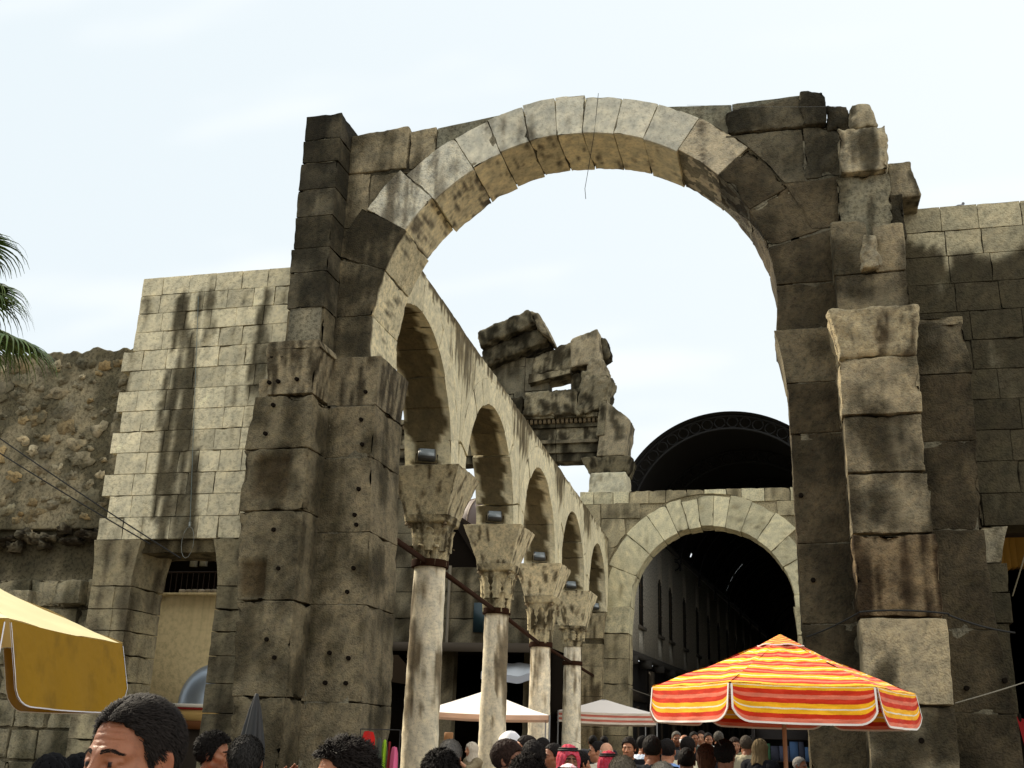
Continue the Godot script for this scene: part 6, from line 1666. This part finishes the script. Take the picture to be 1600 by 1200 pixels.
	var fm := func(p: Vector3) -> float:
		var ax := Vector3(absf(p.x), p.y, p.z)
		return cap1(ax, Vector3(0.012, 0.0185, 0.0925), Vector3(0.05, 0.0165, 0.0735), 0.0068, 0.0035) - 0.0016 * n1.get_noise_3dv(p * 220.0)
	P.brows = snet(fm, Vector3(-0.065, 0.0, 0.055), Vector3(0.065, 0.035, 0.11), 0.0034)
	var mf := func(p: Vector3) -> float:
		var ax := Vector3(absf(p.x), p.y, p.z)
		return cap1(ax, Vector3(0.0, -0.056, 0.1), Vector3(0.026, -0.064, 0.085), 0.0055, 0.0035)
	P.moustache = snet(mf, Vector3(-0.04, -0.08, 0.06), Vector3(0.04, -0.04, 0.12), 0.0045)

func pore_tex() -> Texture2D:
	if not M.has("pores"): M.pores = noise_tex(0.08, 3, [], 123, 512, true, 2.5)
	return M.pores

func skin_mat(c: Color) -> StandardMaterial3D:
	var key := "skin" + str(c)
	if not M.has(key):
		var m := StandardMaterial3D.new(); m.albedo_color = c; m.vertex_color_use_as_albedo = true; m.vertex_color_is_srgb = true; m.roughness = 0.5; m.metallic_specular = 0.4
		m.normal_enabled = true; m.normal_texture = pore_tex(); m.normal_scale = 0.6; m.uv1_triplanar = true; m.uv1_scale = Vector3(9, 9, 9)
		m.subsurf_scatter_enabled = true; m.subsurf_scatter_strength = 0.08
		M[key] = m
	return M[key]

func cloth(c: Color) -> StandardMaterial3D:
	var key := "cloth" + str(c)
	if not M.has(key):
		var m := plain(c, 0.9); m.metallic_specular = 0.2; m.rim_enabled = true; m.rim = 0.1
		M[key] = m
	return M[key]

func hair_mat(c: Color) -> StandardMaterial3D:
	var key := "hair" + str(c)
	if not M.has(key):
		var m := vcol(0.7); m.albedo_color = c; m.metallic_specular = 0.22
		M[key] = m
	return M[key]

# pose: 0 standing, 1 walking, 2 one arm raised; turn: way the person faces (0 towards +z)
func person(label: String, at: Vector3, h: float, turn: float, pose: int, skin: Color, hair: String, hcol: Color, shirt: Color, legs: Color, opts := {}) -> Node3D:
	var t := thing("person", label, "person", at, turn, "people in the street")
	t.scale = Vector3.ONE * (h / 1.755)
	var hx := Transform3D(Basis(), Vector3(0, 1.625, 0.02))
	part(t, "body", P.body_fine if opts.has("fine") else P["body%d" % pose], skin_mat(skin))
	part(t, "shirt", P["shirt%d" % pose], cloth(shirt))
	part(t, "trousers", P["trousers%d" % pose], cloth(legs))
	part(t, "shoes", P["shoes%d" % pose], cloth(Color(0.12, 0.1, 0.09)))
	if hair in ["scarf", "keffiyeh"]:
		part(t, "headscarf", P.scarf, hair_mat(hcol) if hair == "keffiyeh" else cloth(hcol), hx)
		if hair == "keffiyeh": part(t, "head_band", P.band, M.black, hx)
	elif hair != "":
		part(t, "hair", P["hair_" + hair], hair_mat(hcol), hx)
		if opts.has("fine") or (opts.has("near") and hair != "fringe"):
			part(t, "hair_strands", P.strands_fine if opts.has("fine") else (P.strands_curly if hair == "curly" else P.strands), hair_mat(hcol), hx).set_meta("kind", "stuff")
	if hair != "scarf":
		part(t, "eyebrows", P.brow_fine if opts.has("fine") else P.brows, hair_mat(hcol if hair != "keffiyeh" else Color(0.1, 0.08, 0.07)), hx)
	if opts.has("moustache"): part(t, "moustache", P.moustache, hair_mat(Color(0.1, 0.08, 0.07)), hx)
	return t

func build_people() -> void:
	make_people_meshes()
	var olive := Color(0.66, 0.45, 0.33); var tan_ := Color(0.54, 0.345, 0.24); var fair := Color(0.78, 0.58, 0.46); var brown := Color(0.46, 0.3, 0.21)
	var tones := {"o": olive, "t": tan_, "f": fair, "b": brown}
	for q in CROWD:
		person(q[0], Vector3(q[1], gy(q[2]), q[2]), q[3], q[4], q[5], tones[q[6]], q[7], Color(q[8]), Color(q[9]), Color(q[10]), q[11])

const CROWD := [
	["man with wavy dark hair and lined forehead looking left, nearest in front", -1.34, -2.11, 1.770, -0.22, 0, "t", "fine", "#211c19", "#3a3f4a", "#2b2b30", {"fine": 1}],
	["left of two women in plain black headscarves below the yellow parasol", -3.31, -4.52, 1.590, 3.69, 0, "o", "scarf", "#0d0d0f", "#111113", "#111113", {}],
	["right of two women in plain black headscarves below the yellow parasol", -3.33, -4.75, 1.590, 3.40, 0, "o", "scarf", "#0b0b0d", "#121214", "#111113", {}],
	["man in a red shirt reaching out his arm before the left doorway", -3.69, -6.64, 1.700, 1.73, 2, "t", "curly", "#1a1614", "#b3191c", "#2a2c33", {"near": 1}],
	["man with short greying black hair seen from behind under the folded parasol", -2.63, -5.06, 1.690, 3.59, 0, "t", "short", "#2f2d2b", "#9fc4c9", "#30343c", {"near": 1}],
	["man with thick dark wavy hair looking down before the left pier", -1.49, -3.60, 1.690, -0.83, 0, "o", "curly", "#1d1714", "#353a40", "#2a2a2e", {"near": 1}],
	["man with cropped grey hair facing the nearest column", -2.52, -8.01, 1.710, 3.18, 0, "t", "short", "#77736d", "#4a5560", "#30343c", {"near": 1}],
	["person with bushy black hair low in front of the nearest column", -1.72, -5.33, 1.650, 3.45, 0, "o", "curly", "#1a1614", "#2b2f36", "#2a2a2e", {"near": 1}],
	["woman in a cream headscarf stretching out her arm between the first two columns", -5.35, -18.23, 1.678, -0.76, 2, "f", "scarf", "#cfc3b0", "#8f8268", "#5c5547", {}],
	["man in a blue shirt turned right beside the second column", -1.92, -7.35, 1.720, 1.56, 0, "b", "full", "#2a1c16", "#5f7fa8", "#30343c", {"near": 1}],
	["dark haired man in profile facing left behind the man in the blue shirt", -2.47, -10.21, 1.780, -1.16, 0, "o", "short", "#1d1714", "#3b3b40", "#2a2a2e", {}],
	["man in a white T-shirt half hidden by the third column's foot", -2.89, -12.68, 1.780, 2.84, 0, "o", "short", "#1a1614", "#d9dce2", "#4a5560", {}],
	["man with dense black hair seen from behind in the middle of the crowd", -1.84, -7.79, 1.720, 3.37, 0, "o", "full", "#1a1614", "#26282d", "#2a2a2e", {"near": 1}],
	["dark head at the bottom edge below the second and third columns", -1.29, -5.35, 1.640, 3.20, 0, "t", "curly", "#1b1512", "#3d3a36", "#2a2a2e", {"near": 1}],
	["man in a white shirt beside the man with the red headcloth", -2.44, -11.24, 1.720, -0.83, 0, "t", "short", "#1a1614", "#e2dfd8", "#4a4a4e", {}],
	["man facing out in a red headcloth with black band below the green canopy", -1.90, -9.31, 1.710, 0.46, 0, "b", "keffiyeh", "#b5485a", "#6b6152", "#4a4236", {"moustache": 1}],
	["man under a white and pink checked headcloth at the bottom edge", -1.60, -7.84, 1.580, 3.34, 0, "t", "keffiyeh", "#f0dfe2", "#8d8677", "#4a4a4e", {}],
	["child with black hair before the green canopy", -2.28, -11.78, 1.650, 2.29, 0, "o", "full", "#1a1614", "#1c1c20", "#2a2a2e", {}],
	["man in a cream T-shirt turned left in front of the fourth column", -2.52, -14.28, 1.765, -1.48, 1, "o", "short", "#1a1614", "#d6cdb9", "#4a5560", {}],
	["white haired bald man facing out among the crowd", -2.26, -13.31, 1.758, 0.31, 0, "f", "fringe", "#c9c4ba", "#bdb49f", "#55524c", {}],
	["man in a red headcloth walking away below the bald man", -1.74, -10.35, 1.670, 2.96, 1, "b", "keffiyeh", "#a93c4e", "#5a5146", "#4a4236", {}],
	["man with grey brown hair seen from behind at the bottom edge", -1.06, -6.82, 1.650, 3.21, 0, "t", "short", "#6d6558", "#4c473f", "#30343c", {"near": 1}],
	["smiling person in a black top facing out by the far gate pier", -2.22, -14.84, 1.823, -0.11, 0, "o", "full", "#1d1510", "#18181b", "#2a2a2e", {}],
	["man with a white collar by the mouth of the market", -2.31, -16.84, 1.860, 2.58, 1, "o", "short", "#1a1614", "#c8d3e4", "#30343c", {}],
	["broad man in a dark jacket seen from behind at the mouth of the market", -1.36, -10.51, 1.820, 3.24, 1, "t", "short", "#1b1714", "#202226", "#202226", {}],
	["man in a light blue shirt walking into the market", -1.44, -12.42, 1.810, 3.08, 1, "o", "short", "#1a1614", "#7f9fd2", "#30343c", {}],
	["man in a cream shirt with a white cap edge walking into the market", -1.32, -13.44, 1.848, 2.98, 1, "o", "short", "#17120f", "#cfc7a8", "#4a4a4e", {}],
	["boy with a dark shaven head in front of the cream shirted man", -1.09, -10.95, 1.720, 3.24, 1, "b", "short", "#1d1815", "#22252b", "#2a2a2e", {}],
	["person with long brown hair walking into the market", -0.86, -10.46, 1.760, 3.14, 1, "o", "long", "#3a2418", "#1e1e22", "#2a2a2e", {}],
	["man with a black shock of hair over a cream jacket collar", -0.68, -10.18, 1.790, 2.86, 1, "b", "full", "#0f0c0b", "#cdc4a0", "#4a4a4e", {}],
	["grey haired walker far inside the market, leftmost of the distant heads", -2.47, -22.87, 1.961, 0.28, 1, "t", "short", "#6a655e", "#2a2a2e", "#2a2a2e", {}],
	["distant walker in a white cap inside the market", -2.11, -20.89, 1.908, 2.72, 1, "o", "fringe", "#eeeeee", "#25262a", "#2a2a2e", {}],
	["distant dark haired walker in grey near the white cap", -2.22, -23.90, 1.965, 0.44, 1, "o", "short", "#1a1614", "#35353a", "#2a2a2e", {}],
	["distant walker in a pale patterned shirt inside the market", -2.15, -24.91, 1.989, -0.09, 1, "f", "short", "#2e211a", "#b9b9b0", "#4a4a4e", {}],
	["distant walker in grey green between pale shirts inside the market", -1.93, -23.92, 1.955, 0.34, 1, "o", "short", "#1a1614", "#5c6258", "#4a4a4e", {}],
	["distant grey haired walker inside the market", -1.57, -21.94, 1.984, 3.04, 1, "t", "short", "#59544d", "#2f3035", "#2a2a2e", {}],
	["distant walker in a flowered white blouse near the beige jacket", -1.22, -20.96, 1.877, 0.41, 1, "f", "full", "#2e211a", "#c9c6c0", "#4a4a4e", {}],
	["man in a beige jacket walking away under the striped parasol", -0.82, -16.98, 1.909, 3.15, 1, "t", "short", "#4b4238", "#a89f85", "#55503f", {}],
	["dark haired man just right of the beige jacket", -0.79, -18.98, 1.940, 3.01, 1, "t", "short", "#1a1614", "#8d8468", "#2a2a2e", {}],
	["woman in a sand headscarf and black coat beside the book stall", -0.59, -15.99, 1.866, 2.65, 1, "f", "scarf", "#5d4f39", "#16161a", "#16161a", {}],
	["left of two dark heads by the pale screen behind the fourth column", -4.12, -22.63, 1.834, 3.23, 0, "b", "short", "#1a1614", "#3b3b40", "#2a2a2e", {}],
	["right of two dark heads by the pale screen behind the fourth column", -3.98, -23.16, 1.826, 3.14, 0, "b", "short", "#1a1614", "#2e3035", "#2a2a2e", {}],
	["grey haired head at the bottom edge below the market mouth", -0.86, -7.15, 1.620, 3.23, 0, "t", "short", "#8b867c", "#4a4a4e", "#30343c", {"near": 1}],
	["man in a grey shirt bending at the book stall", -0.08, -16.50, 1.643, 1.05, 0, "t", "short", "#8b8680", "#777b80", "#30343c", {}],
]
